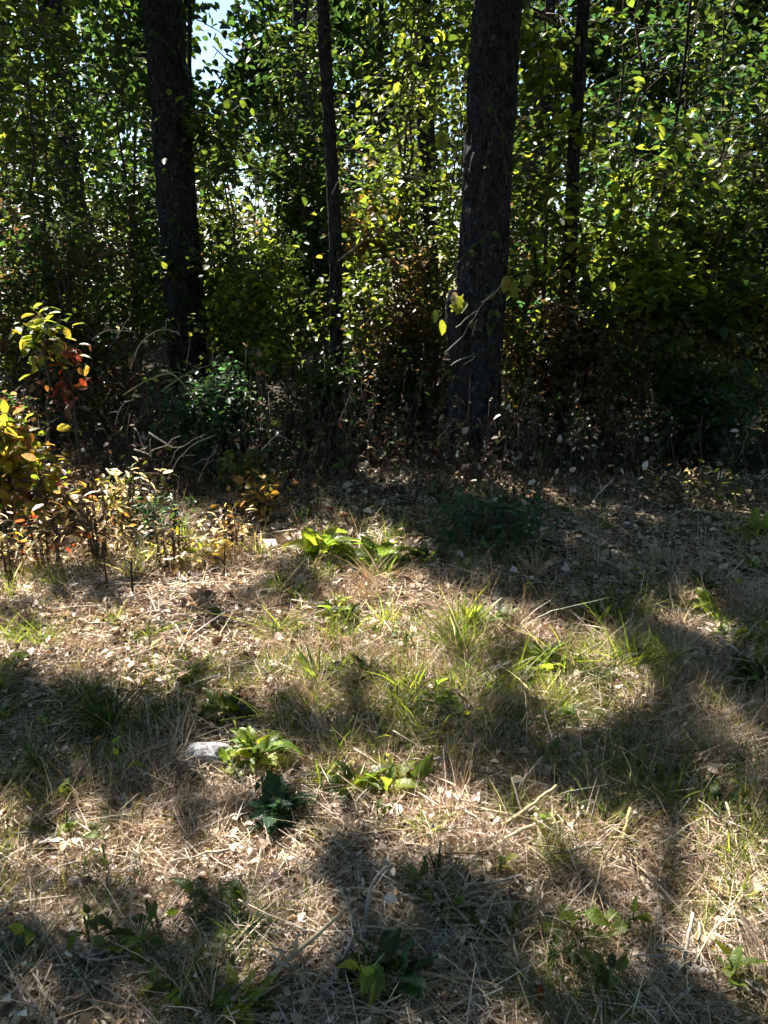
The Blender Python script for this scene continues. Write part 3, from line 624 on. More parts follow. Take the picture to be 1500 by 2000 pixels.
stick('stick', 'forked grey stick near the bottom edge', gnd([(612, 2004), (632, 1978), (660, 1950), (690, 1902)], [.02, .03, .04, .07]), .006, .0035, (.34, .32, .31), fork=[(.2, (.08, .01, .02)), (.3, (.1, .02, .01))])
stick('stick', 'thin pale twig standing in the dark gap at the bottom', gnd([(708, 1887), (690, 1850), (668, 1824)], [.02, .06, .1]), .004, .003, (.42, .37, .32))
stick('stick', 'arched grey twig in the dark gap near the bottom', gnd([(712, 1868), (718, 1830), (738, 1800), (760, 1788)], [.01, .08, .11, .11]), .004, .003, (.36, .32, .3))
stick('stick', 'short yellowish stick beside the bluish broad leaf', gnd([(755, 1970), (770, 1950), (795, 1932)], [.02, .03, .05]), .005, .004, (.5, .45, .26))
stick('stick', 'pale stick pointing down beside the cream leaves', gnd([(848, 1792), (862, 1812), (878, 1836)], [.05, .03, .02]), .005, .003, (.5, .47, .44))
stick('stick', 'thick straw stalk slanting across the bright dry heap', gnd([(975, 1650), (1030, 1618), (1082, 1590)], [.03, .06, .09]), .007, .005, (.52, .43, .28))
stick('stick', 'straw stalk lying flat under the slanting one', gnd([(940, 1700), (1000, 1668), (1075, 1632)], [.02, .04, .05]), .007, .005, (.52, .44, .32))
stick('stick', 'stalk standing steeply in the bright dry heap', gnd([(1060, 1690), (1052, 1662), (1042, 1640)], [.02, .05, .08]), .007, .006, (.5, .44, .32))
stick('stick', 'thin stalk leaning over the dark grass behind the dry heap', gnd([(985, 1608), (1015, 1572), (1055, 1540)], [.02, .06, .1]), .004, .003, (.45, .4, .3))
stick('stick', 'pale stalk leaning left at the end of the dry heap', gnd([(1105, 1655), (1120, 1638), (1136, 1620)], [.02, .05, .07]), .006, .005, (.5, .46, .36))
stick('stick', 'yellowish stalk upright right of the dry heap', gnd([(1205, 1690), (1215, 1660), (1225, 1630)], [.01, .05, .09]), .006, .005, (.5, .42, .2))
stick('stick', 'pale stick lying toward the viewer on the bright litter', gnd([(1245, 1720), (1275, 1760), (1302, 1810)], [.03, .04, .02]), .007, .005, (.52, .45, .34))
stick('stick', 'slender pale stick lower down on the bright litter', gnd([(1190, 1752), (1215, 1785), (1232, 1805)], [.03, .03, .02]), .005, .004, (.5, .42, .34))
stick('stick', 'forked white stick standing over the grey wood at the lower corner', gnd([(1320, 1936), (1332, 1900), (1343, 1848)], [.02, .05, .1]), .006, .004, (.56, .52, .46), fork=[(.5, (-.06, .0, .02))])
stick('stick', 'pale arched twig at the right edge on the gravelly litter', gnd([(1415, 1572), (1440, 1554), (1475, 1551), (1502, 1550)], [.02, .04, .05, .05]), .006, .004, (.52, .49, .44))
stick('stick', 'forked brown twig at the bottom edge of the dark hollow', gnd([(1165, 2004), (1178, 1960), (1180, 1935), (1145, 1910)], [.02, .05, .06, .07]), .005, .004, (.36, .3, .24), fork=[(.4, (.03, .01, .04))])
stick('stick', 'short pale stick at the bottom edge left of the forked brown twig', gnd([(1130, 2002), (1148, 1985), (1162, 1970)], .03), .006, .005, (.5, .47, .42))
stick('stick', 'stout bleached wood chunk lying in the lower corner', gnd([(1302, 1908), (1345, 1912), (1395, 1925)], .02), .02, .013, (.42, .40, .40), K=7)
stick('stick', 'thin straight stalk across the bright lower corner', gnd([(1390, 1850), (1430, 1885), (1470, 1920)], [.04, .04, .03]), .005, .004, (.5, .43, .32))
stick('stick', 'bent tan stalk above the straight one at the lower corner', gnd([(1400, 1830), (1440, 1838), (1462, 1865)], [.05, .06, .03]), .005, .004, (.5, .44, .34))
stick('stick', 'dark stub of branch standing in the mid clearing by the bright leaf', gnd([(1325, 1385), (1330, 1362), (1335, 1345)], [.0, .05, .08]), .009, .007, (.2, .15, .12))

# ------------------------------------------------------------------ rock
def rock(label, p, sx, sy, sz, seed, color=None):
    n1, n2 = 20, 30; r = np.random.default_rng(seed)
    th = np.linspace(0, math.pi, n1); ph = np.arange(n2) * 2 * math.pi / n2
    T, Pp = np.meshgrid(th, ph, indexing='ij')
    d = np.stack([np.sin(T) * np.cos(Pp), np.sin(T) * np.sin(Pp), np.cos(T)], -1)
    k = np.sign(d) * np.abs(d) ** .92
    nz = fbm(d[..., 0] * 2 + seed, d[..., 1] * 2 + d[..., 2] * 1.3, seed) - .5
    nz2 = fbm(d[..., 0] * 7 + seed, d[..., 1] * 7 + d[..., 2] * 5, seed + 2) - .5; V = k * (1 + .5 * nz + .22 * nz2)[..., None] * np.array([sx, sy, sz])
    V[0] = V[0].mean(0); V[-1] = V[-1].mean(0)
    i = (np.arange(n1 - 1)[:, None] * n2 + np.arange(n2)[None]); j = (np.arange(n1 - 1)[:, None] * n2 + (np.arange(n2)[None] + 1) % n2)
    o = link('rock', mesh_np('rock', V, np.stack([i, i + n2, j + n2, j], -1).ravel(), np.full((n1 - 1) * n2, 4), M_ROCK, smooth=True), None, p)
    return tag(o, label, 'rock')
rock('bluish-grey flat rock in the shade left of the leafy weeds', spot(408, 1480) + [0, 0, .018], .08, .06, .05, 4)
rock('small bluish stone in the dark hollow beside the cream leaves', spot(860, 1868) + [0, 0, .012], .036, .03, .024, 9)
rock('grey stone half hidden in the dark litter near the bottom', spot(690, 1905) + [0, 0, .005], .05, .04, .025, 14)

# ------------------------------------------------------------------ single plants of the clearing
def wavy(seed, w, curl):
    r = np.random.default_rng(seed); K = 11; y = np.linspace(0, 1, K); pr = np.sin(np.clip(y * 1.02, 0, 1) ** .8 * math.pi) ** .75 * w + .012
    zc = -curl * (y - .2) ** 2; V = [np.stack([.02 * np.sin(y * 5 + seed), y, zc], -1)]
    for sd in (-1, 1):
        j = 1 + .22 * np.where(np.arange(K) % 2, 1, -1) * r.uniform(.3, 1, K); e = pr * j
        V.append(np.stack([sd * e * .5, y + .03, zc + .10 * e + r.normal(0, .012, K)], -1)); V.append(np.stack([sd * e, y + .05, zc + .22 * e + r.normal(0, .035, K)], -1))
    i = np.arange(K - 1); Q = []
    for a, b in ((0, 1), (1, 2)): Q.append(np.stack([b * K + i, a * K + i, a * K + i + 1, b * K + i + 1], -1))
    for a, b in ((0, 3), (3, 4)): Q.append(np.stack([a * K + i, b * K + i, b * K + i + 1, a * K + i + 1], -1))
    Q = np.concatenate(Q)
    return mesh_np('leaf', np.concatenate(V), Q.ravel(), np.full(len(Q), 4), M_LEAF1, smooth=True)
BROAD = [wavy(1, .26, .5), wavy(2, .32, .9), wavy(3, .22, .3), wavy(4, .28, 1.2), wavy(5, .2, .7), wavy(6, .3, .2)]
def strap_mesh(seed):
    r = np.random.default_rng(seed); K = 8; s = np.linspace(0, 1, K); b = r.uniform(.2, .75)
    x = r.normal(0, .05) * s ** 2; z = -b * s ** 2.4 * .8; w = .045 * (1 - s ** 2.5) * (.6 + .4 * np.minimum(s * 4, 1)) + .002
    V = np.concatenate([np.stack([x - w, s, z + .3 * w], -1), np.stack([x, s, z], -1), np.stack([x + w, s, z + .3 * w], -1)])
    i = np.arange(K - 1); q = np.concatenate([np.stack([i, i + 1, K + i + 1, K + i], -1), np.stack([K + i, K + i + 1, 2 * K + i + 1, 2 * K + i], -1)])
    return mesh_np('blade', V, q.ravel(), np.full(len(q), 4), M_LEAF1, smooth=True)
STRAP = [strap_mesh(s) for s in range(5)]
def rosette(label, p, n, L, pal, seed, el=(.45, 1.25), kind='broad', wide=1.0, cat='plant', name='weed', stem=.0):
    r = np.random.default_rng(seed); t = thing(name, label, cat, p)
    pts, rads = [], []
    for k in range(n):
        az = r.uniform(0, 6.28); e = r.uniform(*el); h = stem * r.random()
        d = np.array([math.cos(az) * math.cos(e), math.sin(az) * math.cos(e), math.sin(e)])
        l = L * r.uniform(.6, 1.15); c = np.array(PAL[pal][r.integers(0, len(PAL[pal]))]) * r.uniform(.75, 1.25)
        s0 = p + np.array([r.normal(0, .012), r.normal(0, .012), h])
        if kind == 'broad':
            s1 = s0 + d * l * .45; pts.append(bend(s0, s1, 4, 0, .002, r)); rads.append(np.linspace(.003, .002, 4))
            dd = d.copy(); dd[2] = max(.05, dd[2] - r.uniform(.05, .5))
            place_leaf('leaf', BROAD[r.integers(0, 6)], t, p, s1, dd, np.array([0, 0, 1.]) + r.normal(0, .35, 3), l, c, wide)
        else:
            place_leaf('blade', STRAP[r.integers(0, 5)], t, p, s0, d, np.array([-d[0], -d[1], .9]) + r.normal(0, .1, 3), l, c, wide)
    if stem: pts.append(bend(p, p + np.array([0, 0, stem]), 4, 0, .002, r)); rads.append(np.linspace(.005, .003, 4))
    if pts:
        o = link('stems', tube_mesh('stems', pts, rads, M_STICK, p, 4), t); o.color = (.14, .2, .06, 1)
    return t
PL = [
 ('big-leaved bright yellow-green weed at the edge of the dark undergrowth', 628, 1088, 14, .15, 'lime', {}),
 ('second bright yellow-green weed just right of the big-leaved one', 742, 1098, 13, .125, 'lime', {}),
 ('small pale-leaved weed at the edge of the deep shade', 830, 1098, 14, .085, 'gr', {}),
 ('upright yellow-green clump with a tall leaf in mid clearing', 922, 1232, 18, .15, 'lime', dict(kind='strap', el=(.9, 1.5), wide=1.5)),
 ('dark green leaf sprout right beside the tall yellow-green clump', 972, 1222, 4, .09, 'gr', dict(el=(.8, 1.4))),
 ('small yellow-green seedling in the dry grass of the sunny band', 652, 1212, 8, .075, 'lime', {}),
 ('green strap-leaved clump arching in the sun', 618, 1345, 22, .16, 'lime', dict(kind='strap', el=(.6, 1.4), wide=1.1)),
 ('pale green strap-leaved clump beside the arching one', 720, 1330, 14, .14, 'yg', dict(kind='strap', el=(.6, 1.4), wide=1.5)),
 ('bright green two-leaved weed beside a dark shadow', 1052, 1312, 9, .10, 'lime', {}),
 ('pale green tall leafy clump at the border of the shade', 1172, 1225, 20, .17, 'yg', dict(kind='strap', el=(.7, 1.45), wide=1.8)),
 ('low spreading green herb with many small glossy leaves', 858, 1392, 26, .075, 'gr', dict(el=(.1, 1.0))),
 ('yellow-green herb with small leaves on top of the spreading one', 882, 1382, 12, .06, 'lime', dict(el=(.5, 1.3))),
 ('dark green weed with lit tips above the flat rock', 446, 1400, 16, .085, 'gr', dict(el=(.3, 1.3))),
 ('cluster of bright leaf tops catching sun in the shade', 505, 1492, 12, .075, 'lime', dict(stem=.07)),
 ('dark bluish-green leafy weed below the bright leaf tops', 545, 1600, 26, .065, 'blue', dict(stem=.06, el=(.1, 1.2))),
 ('large-leaved bright yellow-green weed in the middle of the shade', 765, 1555, 6, .10, 'lime', dict(el=(.5, 1.2), wide=.9)),
 ('pale curved-leaf weed left of the large-leaved bright one', 690, 1560, 8, .09, 'gr', dict(el=(.5, 1.2), wide=.7)),
 ('small yellow-green weed on the dark grass near the right edge', 1375, 1205, 9, .075, 'lime', dict(stem=.05)),
 ('green weed in the shade just above that small yellow one', 1372, 1165, 10, .08, 'gr', dict(stem=.03)),
 ('round pale green seedling right of the dry grass', 1422, 1268, 9, .07, 'yg', dict(stem=.02)),
 ('bushy green weed at the right edge of the clearing', 1470, 1345, 26, .075, 'yg', dict(stem=.06)),
 ('spiky bright green grass clump in the shade near the right edge', 1310, 1595, 16, .13, 'lime', dict(kind='strap', el=(.4, 1.4), wide=.9)),
 ('yellow autumn seedling on a dark stem in the sunny litter', 400, 1105, 9, .09, 'yl', dict(stem=.1, el=(-.4, .8))),
 ('bleached pale green leaf clump in full sun at the left', 125, 1625, 16, .09, 'yg', dict(kind='strap', el=(.2, 1.2), wide=2.0)),
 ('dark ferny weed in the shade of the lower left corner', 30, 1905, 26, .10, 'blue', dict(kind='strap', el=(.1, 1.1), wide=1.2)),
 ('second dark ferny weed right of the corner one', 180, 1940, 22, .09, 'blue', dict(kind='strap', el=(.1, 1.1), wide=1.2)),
 ('yellow-green mossy seedling near the bottom', 372, 1940, 12, .035, 'lime', dict(stem=.02)),
 ('yellow-green weed cut by the bottom edge', 470, 1990, 14, .055, 'lime', dict(stem=.03)),
 ('bluish-green broad-leaved weed beside a yellowish stick at the bottom', 782, 1945, 7, .07, 'blue', dict(stem=.04)),
 ('green leaf sprout at the bottom left of the bluish weed', 718, 1950, 6, .06, 'gr', dict(stem=.05)),
 ('green grass clump leaning in the lower middle of the bright litter', 1132, 1860, 16, .09, 'gr', dict(kind='strap', el=(.6, 1.4))),
 ('yellow-green leafy tuft at the edge of the wood by the lit brush', 1478, 1058, 12, .10, 'lime', dict(stem=.06)),
 ('dark broad grass clump in the shade below the sunny band', 215, 1430, 30, .20, 'gr', dict(kind='strap', el=(.7, 1.45), wide=.45)),
 ('green weedy grass clump in shade at the left edge', 75, 1500, 18, .13, 'gr', dict(kind='strap', el=(.6, 1.4), wide=.8)),
 ('green grass clump in the bright litter near the tan heap', 850, 1770, 18, .12, 'gr', dict(kind='strap', el=(.4, 1.1), wide=.8)),
 ('grey-green arching grass clump in the lower middle shade', 480, 1850, 16, .10, 'blue', dict(kind='strap', el=(.6, 1.4), wide=.8)),
 ('small green weed low beside the cream leaves', 945, 1862, 10, .045, 'gr', {}),
 ('light green feathery clump in mid clearing under the white-tipped weed', 1160, 1335, 20, .11, 'yg', dict(kind='strap', el=(.5, 1.4), wide=.7)),
]
for k, (lab, u, v, n, L, pal, opt) in enumerate(PL): rosette(lab, spot(u, v), int(n * 2), L * 1.05, pal, 500 + k, **opt)

# small seedlings scattered between the larger weeds
r7 = np.random.default_rng(77); k = 0
while k < 70:
    u, v = r7.uniform(0, 1500), 1120 + 860 * r7.random() ** .9
    if r7.random() > .35 + .65 * math.exp(-((u - 900) / 380) ** 2 - ((v - 1320) / 170) ** 2): continue
    t_ = rosette('small upright green seedling growing between the dry grass', spot(u, v), int(r7.integers(4, 9)), r7.uniform(.03, .06), ['lime', 'yg', 'gr', 'lime'][k % 4], 700 + k, el=(.3, 1.2), name='seedling', cat='seedling', stem=r7.uniform(.04, .11))
    t_['group'] = 'green seedlings in the dry grass'; k += 1

# ------------------------------------------------------------------ ground cover
def visible_points(n, r, vlo=930, vhi=2080, pad=160):
    """ground points spread evenly over the seen clearing and a step beyond it"""
    y = np.empty(0); x = np.empty(0)
    while len(x) < n:
        v = r.uniform(vlo, vhi, n); u = r.uniform(-pad, 1500 + pad, n)
        dy = (1000 - v) / FPX; dz = -SP + dy * CP; t = -CAM_H / dz
        X = (u - 750) / FPX * t; Y = (CP + dy * SP) * t
        x = np.concatenate([x, X]); y = np.concatenate([y, Y])
    return x[:n], y[:n]
def mixpal(x, y, r, fields):
    n = len(x); w = np.stack([np.clip(f(x, y), .001, None) for _, f in fields], -1); w = w / w.sum(1, keepdims=True); c = w.cumsum(1)
    k = (r.random((n, 1)) > c).sum(1).clip(0, len(fields) - 1); T = np.zeros((n, 3))
    for j, (p, _) in enumerate(fields):
        m = k == j; T[m] = tints(p, int(m.sum()), r)
    return T
def blades(x, y, z, L, W, lean, r, droop=.5, K=4):
    n = len(x); az = r.uniform(0, 6.28, n); d = np.stack([np.cos(az) * np.sin(lean), np.sin(az) * np.sin(lean), np.cos(lean)], -1)
    s = np.linspace(0, 1, K); side = np.stack([-np.sin(az), np.cos(az), np.zeros(n)], -1)
    ax = r.uniform(0, 6.28, n); side = unit(side * np.cos(ax)[:, None] + np.cross(d, side) * np.sin(ax)[:, None])
    h = np.stack([np.cos(az), np.sin(az), -.5 * np.ones(n)], -1)
    c = np.stack([x, y, z], -1)[:, None] + d[:, None] * (L[:, None] * s)[..., None] + h[:, None] * (droop * L[:, None] * s ** 2)[..., None] * r.uniform(0, 1, (n, 1, 1))
    w = W[:, None] * (1 - .85 * s)[None]
    V = np.stack([c - side[:, None] * w[..., None], c + side[:, None] * w[..., None]], 2)
    i = np.arange(K - 1) * 2; q = np.stack([i, i + 1, i + 3, i + 2], -1).ravel()
    Lp = (q[None] + (np.arange(n) * K * 2)[:, None]).ravel()
    return V.reshape(-1, 3), Lp, np.full(n * (K - 1), 4), K - 1
r3 = np.random.default_rng(33)
OPEN = np.array([spot(u, v)[:2] for u, v in [(765, 1555), (505, 1492), (545, 1600), (690, 1560), (408, 1480), (446, 1400), (858, 1392), (1052, 1312), (628, 1088), (742, 1098), (830, 1098), (782, 1945), (860, 1868), (905, 1830), (560, 1940), (640, 1960), (700, 1850), (125, 1625), (1310, 1595), (1343, 1900)]])
def low(x, y):
    """0 where broad weeds, stones and long sticks keep the standing grass down, 1 elsewhere"""
    k = np.ones_like(x)
    for a, b in OPEN:
        k = np.minimum(k, np.clip((np.hypot((x - a) * 1.1, np.where(y < b, (y - b) * .6, (y - b) * 1.6)) - .08) / .06, 0, 1))
    return k
MIDB = lambda x, y: np.exp(-((x - .55) / 1.1) ** 2 - ((y - 2.95) / .75) ** 2)
GREENISH = lambda x, y: np.clip((fbm(x * 2.3, y * 2.3, 61) - .53 + .07 * MIDB(x, y)) / .06, 0, 1)
LEAFY = lambda x, y: np.clip(.34 - x * .25 + (fbm(x * 1.3, y * 1.3, 8) - .5) * 3.2, .06, 1)
# leaf litter
n = 95000; x, y = visible_points(n, r3); m = r3.random(n) < .28 + .72 * LEAFY(x, y); x, y = x[m], y[m]; n = len(x)
lift = np.abs(r3.normal(0, .018, n)); P = np.stack([x, y, height(x, y) + lift + .004], -1)
az = r3.uniform(0, 6.28, n); D = np.stack([np.cos(az), np.sin(az), r3.normal(0, .3, n)], -1); Nn = np.array([0, 0, 1.]) + r3.normal(0, .75, (n, 3))
T = mixpal(x, y, r3, [('tan', lambda x, y: 1 + 0 * x), ('straw', lambda x, y: .5 + 0 * x), ('rust', lambda x, y: .6 + .0 * x), ('br', lambda x, y: .55 + 0 * x), ('yl', lambda x, y: .04 + 0 * x), ('rd', lambda x, y: .015 + 0 * x)])
S = r3.gamma(3.2, .0068, n).clip(.006, .07) * (.25 + .3 * y).clip(.5, 1.4); k = r3.integers(0, 8, n)
lt = link('leaf_litter', leaf_mesh('leaf_litter', [(CHIP[j], P[k == j], D[k == j], Nn[k == j], S[k == j], T[k == j]) for j in range(8)], M_DRY, (0, 0, 0)))
tag(lt, 'dry curled tan and brown leaf litter covering the clearing', 'leaf litter', kind='stuff')
# flattened straw
n = 100000; x, y = visible_points(n, r3); L = r3.gamma(3, .026, n).clip(.02, .28); W = r3.uniform(.0008, .0022, n) * (.3 + .3 * y).clip(.5, 1.6)
V, Lp, tt_, nf = blades(x, y, height(x, y) + np.abs(r3.normal(0, .015, n)) + .006, L, W, r3.normal(1.42, .16, n).clip(1.0, 1.62), r3, .18, 3)
T = mixpal(x, y, r3, [('straw', lambda x, y: 1 + 0 * x), ('tan', lambda x, y: .8 + 0 * x), ('rust', lambda x, y: .5 + .3 * (x > 0)), ('br', lambda x, y: .5 + 0 * x)])
tag(link('straw', mesh_np('straw', V, Lp, tt_, M_DRY, np.repeat(T, nf, 0))), 'flattened dry straw and grass stalks over the clearing', 'straw', kind='stuff')
n = 2600; x, y = visible_points(n, r3, 1080); L = r3.gamma(3, .035, n).clip(.04, .3); az = r3.uniform(0, 6.28, n); e = r3.normal(.05, .16, n)
d = np.stack([np.cos(az) * np.cos(e), np.sin(az) * np.cos(e), np.sin(e)], -1); t4 = np.linspace(-.5, .5, 4)
paths = np.stack([x, y, height(x, y) + .02 + np.abs(np.sin(e)) * L * .5 + .012 * r3.random(n)], -1)[:, None] + d[:, None] * (L[:, None] * t4)[..., None]; paths += r3.normal(0, .0025, paths.shape)
V, Lp, tt_ = tubes(paths, np.linspace(1, .7, 4)[None].repeat(n, 0) * r3.uniform(.0012, .0032, (n, 1)) * (.3 + .3 * y).clip(.6, 1.6)[:, None], 4)
T = mixpal(x, y, r3, [('straw', lambda x, y: 1 + 0 * x), ('tan', lambda x, y: 1 + 0 * x), ('rust', lambda x, y: .25 + 0 * x)]); T = np.concatenate([np.repeat(T, 12, 0), np.repeat(T, 2, 0)])
tag(link('stalks', mesh_np('stalks', V, Lp, tt_, M_DRY, T)), 'broken pale stalks scattered all over the litter', 'stalks', kind='stuff')
# standing dry grass and green grass
n = 110000; x, y = visible_points(n, r3); tuft = np.clip((fbm(x * 2.6, y * 2.6, 23) - .42 + .08 * MIDB(x, y)) / .12, 0.02, 1); dens = tuft * (1.15 - .8 * LEAFY(x, y)) * low(x, y) * np.clip((y - 1.0) / 1.0, .5, 1); m = r3.random(n) < dens; x, y = x[m], y[m]; n = len(x)
L = r3.gamma(4, .020, n).clip(.02, .28) * (.6 + .6 * tuft[m]) * np.clip((y - .6) / 1.8, .45, 1); W = r3.uniform(.0007, .0018, n) * (.6 + .2 * y)
V, Lp, tt_, nf = blades(x, y, height(x, y), L, W, np.abs(r3.normal(.3, .35, n)), r3, .4, 3)
T = mixpal(x, y, r3, [('straw', lambda x, y: 1 + 0 * x), ('rust', lambda x, y: .6 + 0 * x), ('br', lambda x, y: .35 + 0 * x), ('yg', lambda x, y: .9 * GREENISH(x, y))])
tag(link('dry_grass', mesh_np('dry_grass', V, Lp, tt_, M_DRY, np.repeat(T, nf, 0))), 'thin standing dry brown grass across the clearing', 'grass', kind='stuff')
n = 60000; x, y = visible_points(n, r3); m = r3.random(n) < (GREENISH(x, y) * .8 + .03) * np.where(y < 2.0, .45, 1) * low(x, y); x, y = x[m], y[m]; n = len(x)
L = r3.gamma(4, .02, n).clip(.03, .24); W = r3.uniform(.001, .0024, n) * (.6 + .2 * y)
V, Lp, tt_, nf = blades(x, y, height(x, y), L, W, np.abs(r3.normal(.45, .35, n)), r3, .6)
T = mixpal(x, y, r3, [('yg', lambda x, y: 1 + 0 * x), ('gr', lambda x, y: 1 + 0 * x), ('blue', lambda x, y: .5 + 0 * x), ('lime', lambda x, y: .25 + 0 * x)])
tag(link('grass', mesh_np('grass', V, Lp, tt_, M_LEAF, np.repeat(T, nf, 0))), 'patches of short green grass growing through the litter', 'grass', kind='stuff')
# separate tufts of grass
def tuft_mesh(name, seed, nb, pals, mt, Lm, lean):
    r = np.random.default_rng(seed); rr = np.abs(r.normal(0, .03, nb)); a = r.uniform(0, 6.28, nb)
    L = r.gamma(6, Lm / 6, nb); W = r.uniform(.0012, .0028, nb)
    V, Lp, tt_, nf = blades(rr * np.cos(a), rr * np.sin(a), -.01 + 0 * rr, L, W, np.abs(r.normal(lean, .25, nb)), r, .7)
    T = np.concatenate([tints(p, nb, r)[None] for p in pals])[r.integers(0, len(pals), nb), np.arange(nb)]
    return mesh_np(name, V, Lp, tt_, mt, np.repeat(T, nf, 0))
GT = [tuft_mesh('grass_tuft', 600 + k, 95, [['yg', 'gr', 'lime', 'lime'], ['gr', 'lime', 'yg'], ['lime', 'lime', 'lime', 'straw'], ['yg', 'lime', 'gr']][k % 4], M_LEAF, .11, .4) for k in range(8)]
DT = [tuft_mesh('dry_tuft', 620 + k, 85, [['straw', 'tan', 'rust'], ['straw', 'rust', 'rust'], ['tan', 'straw']][k % 3], M_DRY, .12, .38) for k in range(6)]
r6 = np.random.default_rng(66)
def tufts(name, meshes, n, wfun, label, cat, group):
    c = 0
    while c < n:
        u, v = r6.uniform(-30, 1530), 1035 + 985 * r6.random() ** .75; p = spot(u, v)
        if r6.random() > float(wfun(p[0], p[1])) * float(low(p[0:1], p[1:2])[0]): continue
        o = bpy.data.objects.new(name, meshes[r6.integers(0, len(meshes))]); C.objects.link(o); sz = r6.uniform(.55, 1.2) * (1 if p[1] > 2.3 else .72) * (1 + .45 * float(MIDB(p[0], p[1])) * (name == 'grass_tuft'))
        o.location = p; o.rotation_euler = (0, 0, r6.uniform(0, 6.28)); o.scale = (sz * 1.1, sz * 1.1, sz * r6.uniform(.8, 1.25)); tag(o, label, cat, group); c += 1
tufts('grass_tuft', GT, 180, lambda x, y: .12 + .9 * MIDB(x, y) + .3 * GREENISH(x, y), 'thin green tuft of grass growing through the dry litter', 'grass tuft', 'green grass tufts in the clearing')
tufts('dry_grass_tuft', DT, 150, lambda x, y: (.3 + .4 * (x > -.3)) * (1 if y > 2.2 else .3), 'straw-coloured dry tuft of grass standing in the clearing', 'grass tuft', 'dry grass tufts in the clearing')
# dead brush along the foot of the wood
n = 13000; x, y = r3.uniform(-6, 6, n), r3.uniform(4.9, 8.5, n); m = r3.random(n) < np.clip((fbm(x * 1.3, y * 1.3, 71) - .3) * 3, .1, 1); x, y = x[m], y[m]; n = len(x)
L = r3.gamma(3, .14, n).clip(.1, 1.0) * np.clip((y - 4.2) / 1.6, .3, 1); az = r3.uniform(0, 6.28, n); le = np.abs(r3.normal(.35, .35, n)); d = np.stack([np.cos(az) * np.sin(le), np.sin(az) * np.sin(le), np.cos(le)], -1)
t4 = np.linspace(0, 1, 4); paths = np.stack([x, y, height(x, y)], -1)[:, None] + d[:, None] * (L[:, None] * t4)[..., None]; paths[:, 1:] += r3.normal(0, .02, (n, 3, 3))
V, Lp, tt_ = tubes(paths, np.linspace(.003, .0012, 4)[None].repeat(n, 0) * r3.uniform(.6, 1.6, (n, 1)), 3)
tag(link('undergrowth', mesh_np('undergrowth', V, Lp, tt_, M_TWIG)), 'tangle of dead brown stems along the foot of the wood', 'undergrowth', kind='stuff')
n = 34000; ti = r3.integers(0, len(paths), n); tj = r3.integers(1, 4, n); P = paths[ti, tj] + r3.normal(0, .006, (n, 3))
P = P[cull(P, r3, .6)]; n = len(P)
D = r3.normal(0, 1, (n, 3)); Nn = np.array([0, 0, 1.]) + r3.normal(0, .7, (n, 3)); S = r3.gamma(4, .009, n).clip(.015, .075)
T = mixpal(P[:, 0], P[:, 1], r3, [('br', lambda x, y: 1.4 + 0 * x), ('dk', lambda x, y: .7 + 0 * x), ('tan', lambda x, y: .05 + .3 * (x > .4) + 0 * x), ('yg', lambda x, y: .4 + 0 * x)])  # pale tan mixed in on the right stands in for sunlight missing there
tag(link('weeds', leaf_mesh('weeds', [(SI, P, D, Nn, S, T)], M_DRY, (0, 0, 0))), 'withered leaves of the low weeds along the foot of the wood', 'weeds', kind='stuff')

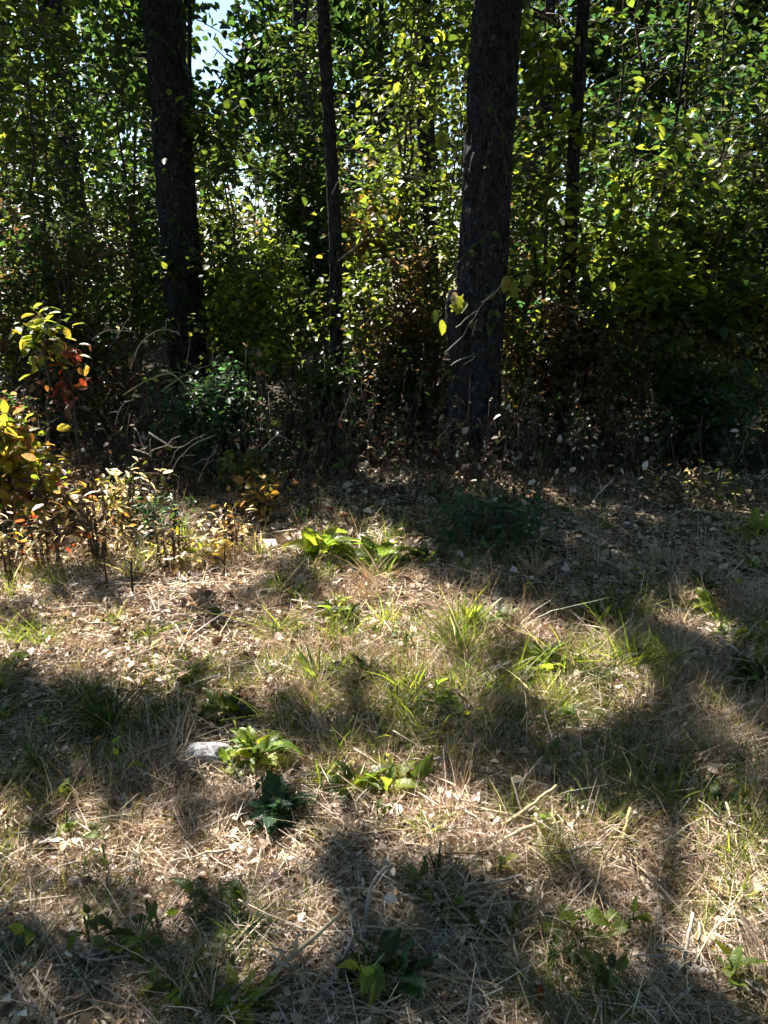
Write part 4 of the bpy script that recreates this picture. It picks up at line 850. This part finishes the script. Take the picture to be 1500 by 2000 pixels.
# ------------------------------------------------------------------ single fallen leaves and short sticks
r5 = np.random.default_rng(55)
CURM = [mesh_np('fallen_leaf', *(lambda v, f: (v, np.concatenate([np.array(q) for q in f]), np.array([len(q) for q in f])))(*(CUR[j] if j < 6 else lobed(.4))), M_DRY1, smooth=True) for j in range(7)]
def fallen(u, v, s, tint, label, group=None, j=None):
    p = spot(u, v) + np.array([0, 0, .03]); a = r5.uniform(0, 6.28)
    o = bpy.data.objects.new('fallen_leaf', CURM[r5.integers(0, 7) if j is None else j]); C.objects.link(o)
    o.location = p; o.rotation_euler = (r5.normal(0, .35), r5.normal(0, .35), a); o.scale = (s * r5.uniform(.8, 1.2), s, s); o.color = (*[float(c) for c in tint], 1)
    return tag(o, label, 'leaf', group)
fallen(290, 1222, .10, (.55, .52, .5), 'bleached white dead leaf in the sunny litter')
fallen(62, 1660, .09, (.6, .58, .54), 'bleached white dead leaf beside the pale leaf clump')
fallen(905, 1830, .075, (.6, .5, .38), 'cream dead leaf standing at the dark hollow', j=2)
fallen(888, 1808, .05, (.55, .45, .33), 'smaller cream dead leaf above the standing one')
fallen(1050, 1992, .035, (.3, .04, .02), 'dark red fallen leaf at the bottom edge')
fallen(558, 888, .10, (.55, .45, .12), 'single clear yellow leaf caught in the black brush')
for k in range(170):
    u, v = r5.uniform(-20, 1500), 1060 + 940 * r5.random() ** .8
    if r5.random() > .35 + .65 * float(LEAFY(spot(u, v)[0], spot(u, v)[1])): continue
    fallen(u, v, r5.uniform(.03, .06) * (1.25 if v < 1350 else .75), np.array(PAL['tan'][r5.integers(0, 5)]) * r5.uniform(.8, 1.25), 'curled tan dead leaf lying loose on the litter', 'loose dead leaves on the litter')
SM = []
for k in range(6):
    K = 7; L = 1.0; p = bend((0, -.5, 0), (0, .5, 0), K, .03, .02, r5)
    SM.append(mesh_np('twig', *tubes([p], [np.linspace(.022, .013, K)], 5), M_STICK, smooth=True))
for k in range(330):
    u, v = r5.uniform(-20, 1520), 1080 + 930 * r5.random() ** .7
    if 300 < u < 800 and r5.random() < .3: continue
    p = spot(u, v); s = r5.uniform(.06, .2)
    o = bpy.data.objects.new('twig', SM[r5.integers(0, 6)]); C.objects.link(o)
    o.location = p + np.array([0, 0, .025 + .02 * r5.random()]); o.rotation_euler = (r5.normal(0, .18), 0, r5.uniform(0, 6.28)); o.scale = (s * 1.0, s, s * 1.0)
    c = np.array([PALE, TAN_, GREY, (.5, .42, .3)][r5.integers(0, 4)]) * r5.uniform(.8, 1.2); o.color = (*[float(q) for q in c], 1)
    tag(o, 'short dry twig strewn over the litter', 'twig', 'short twigs strewn over the litter')
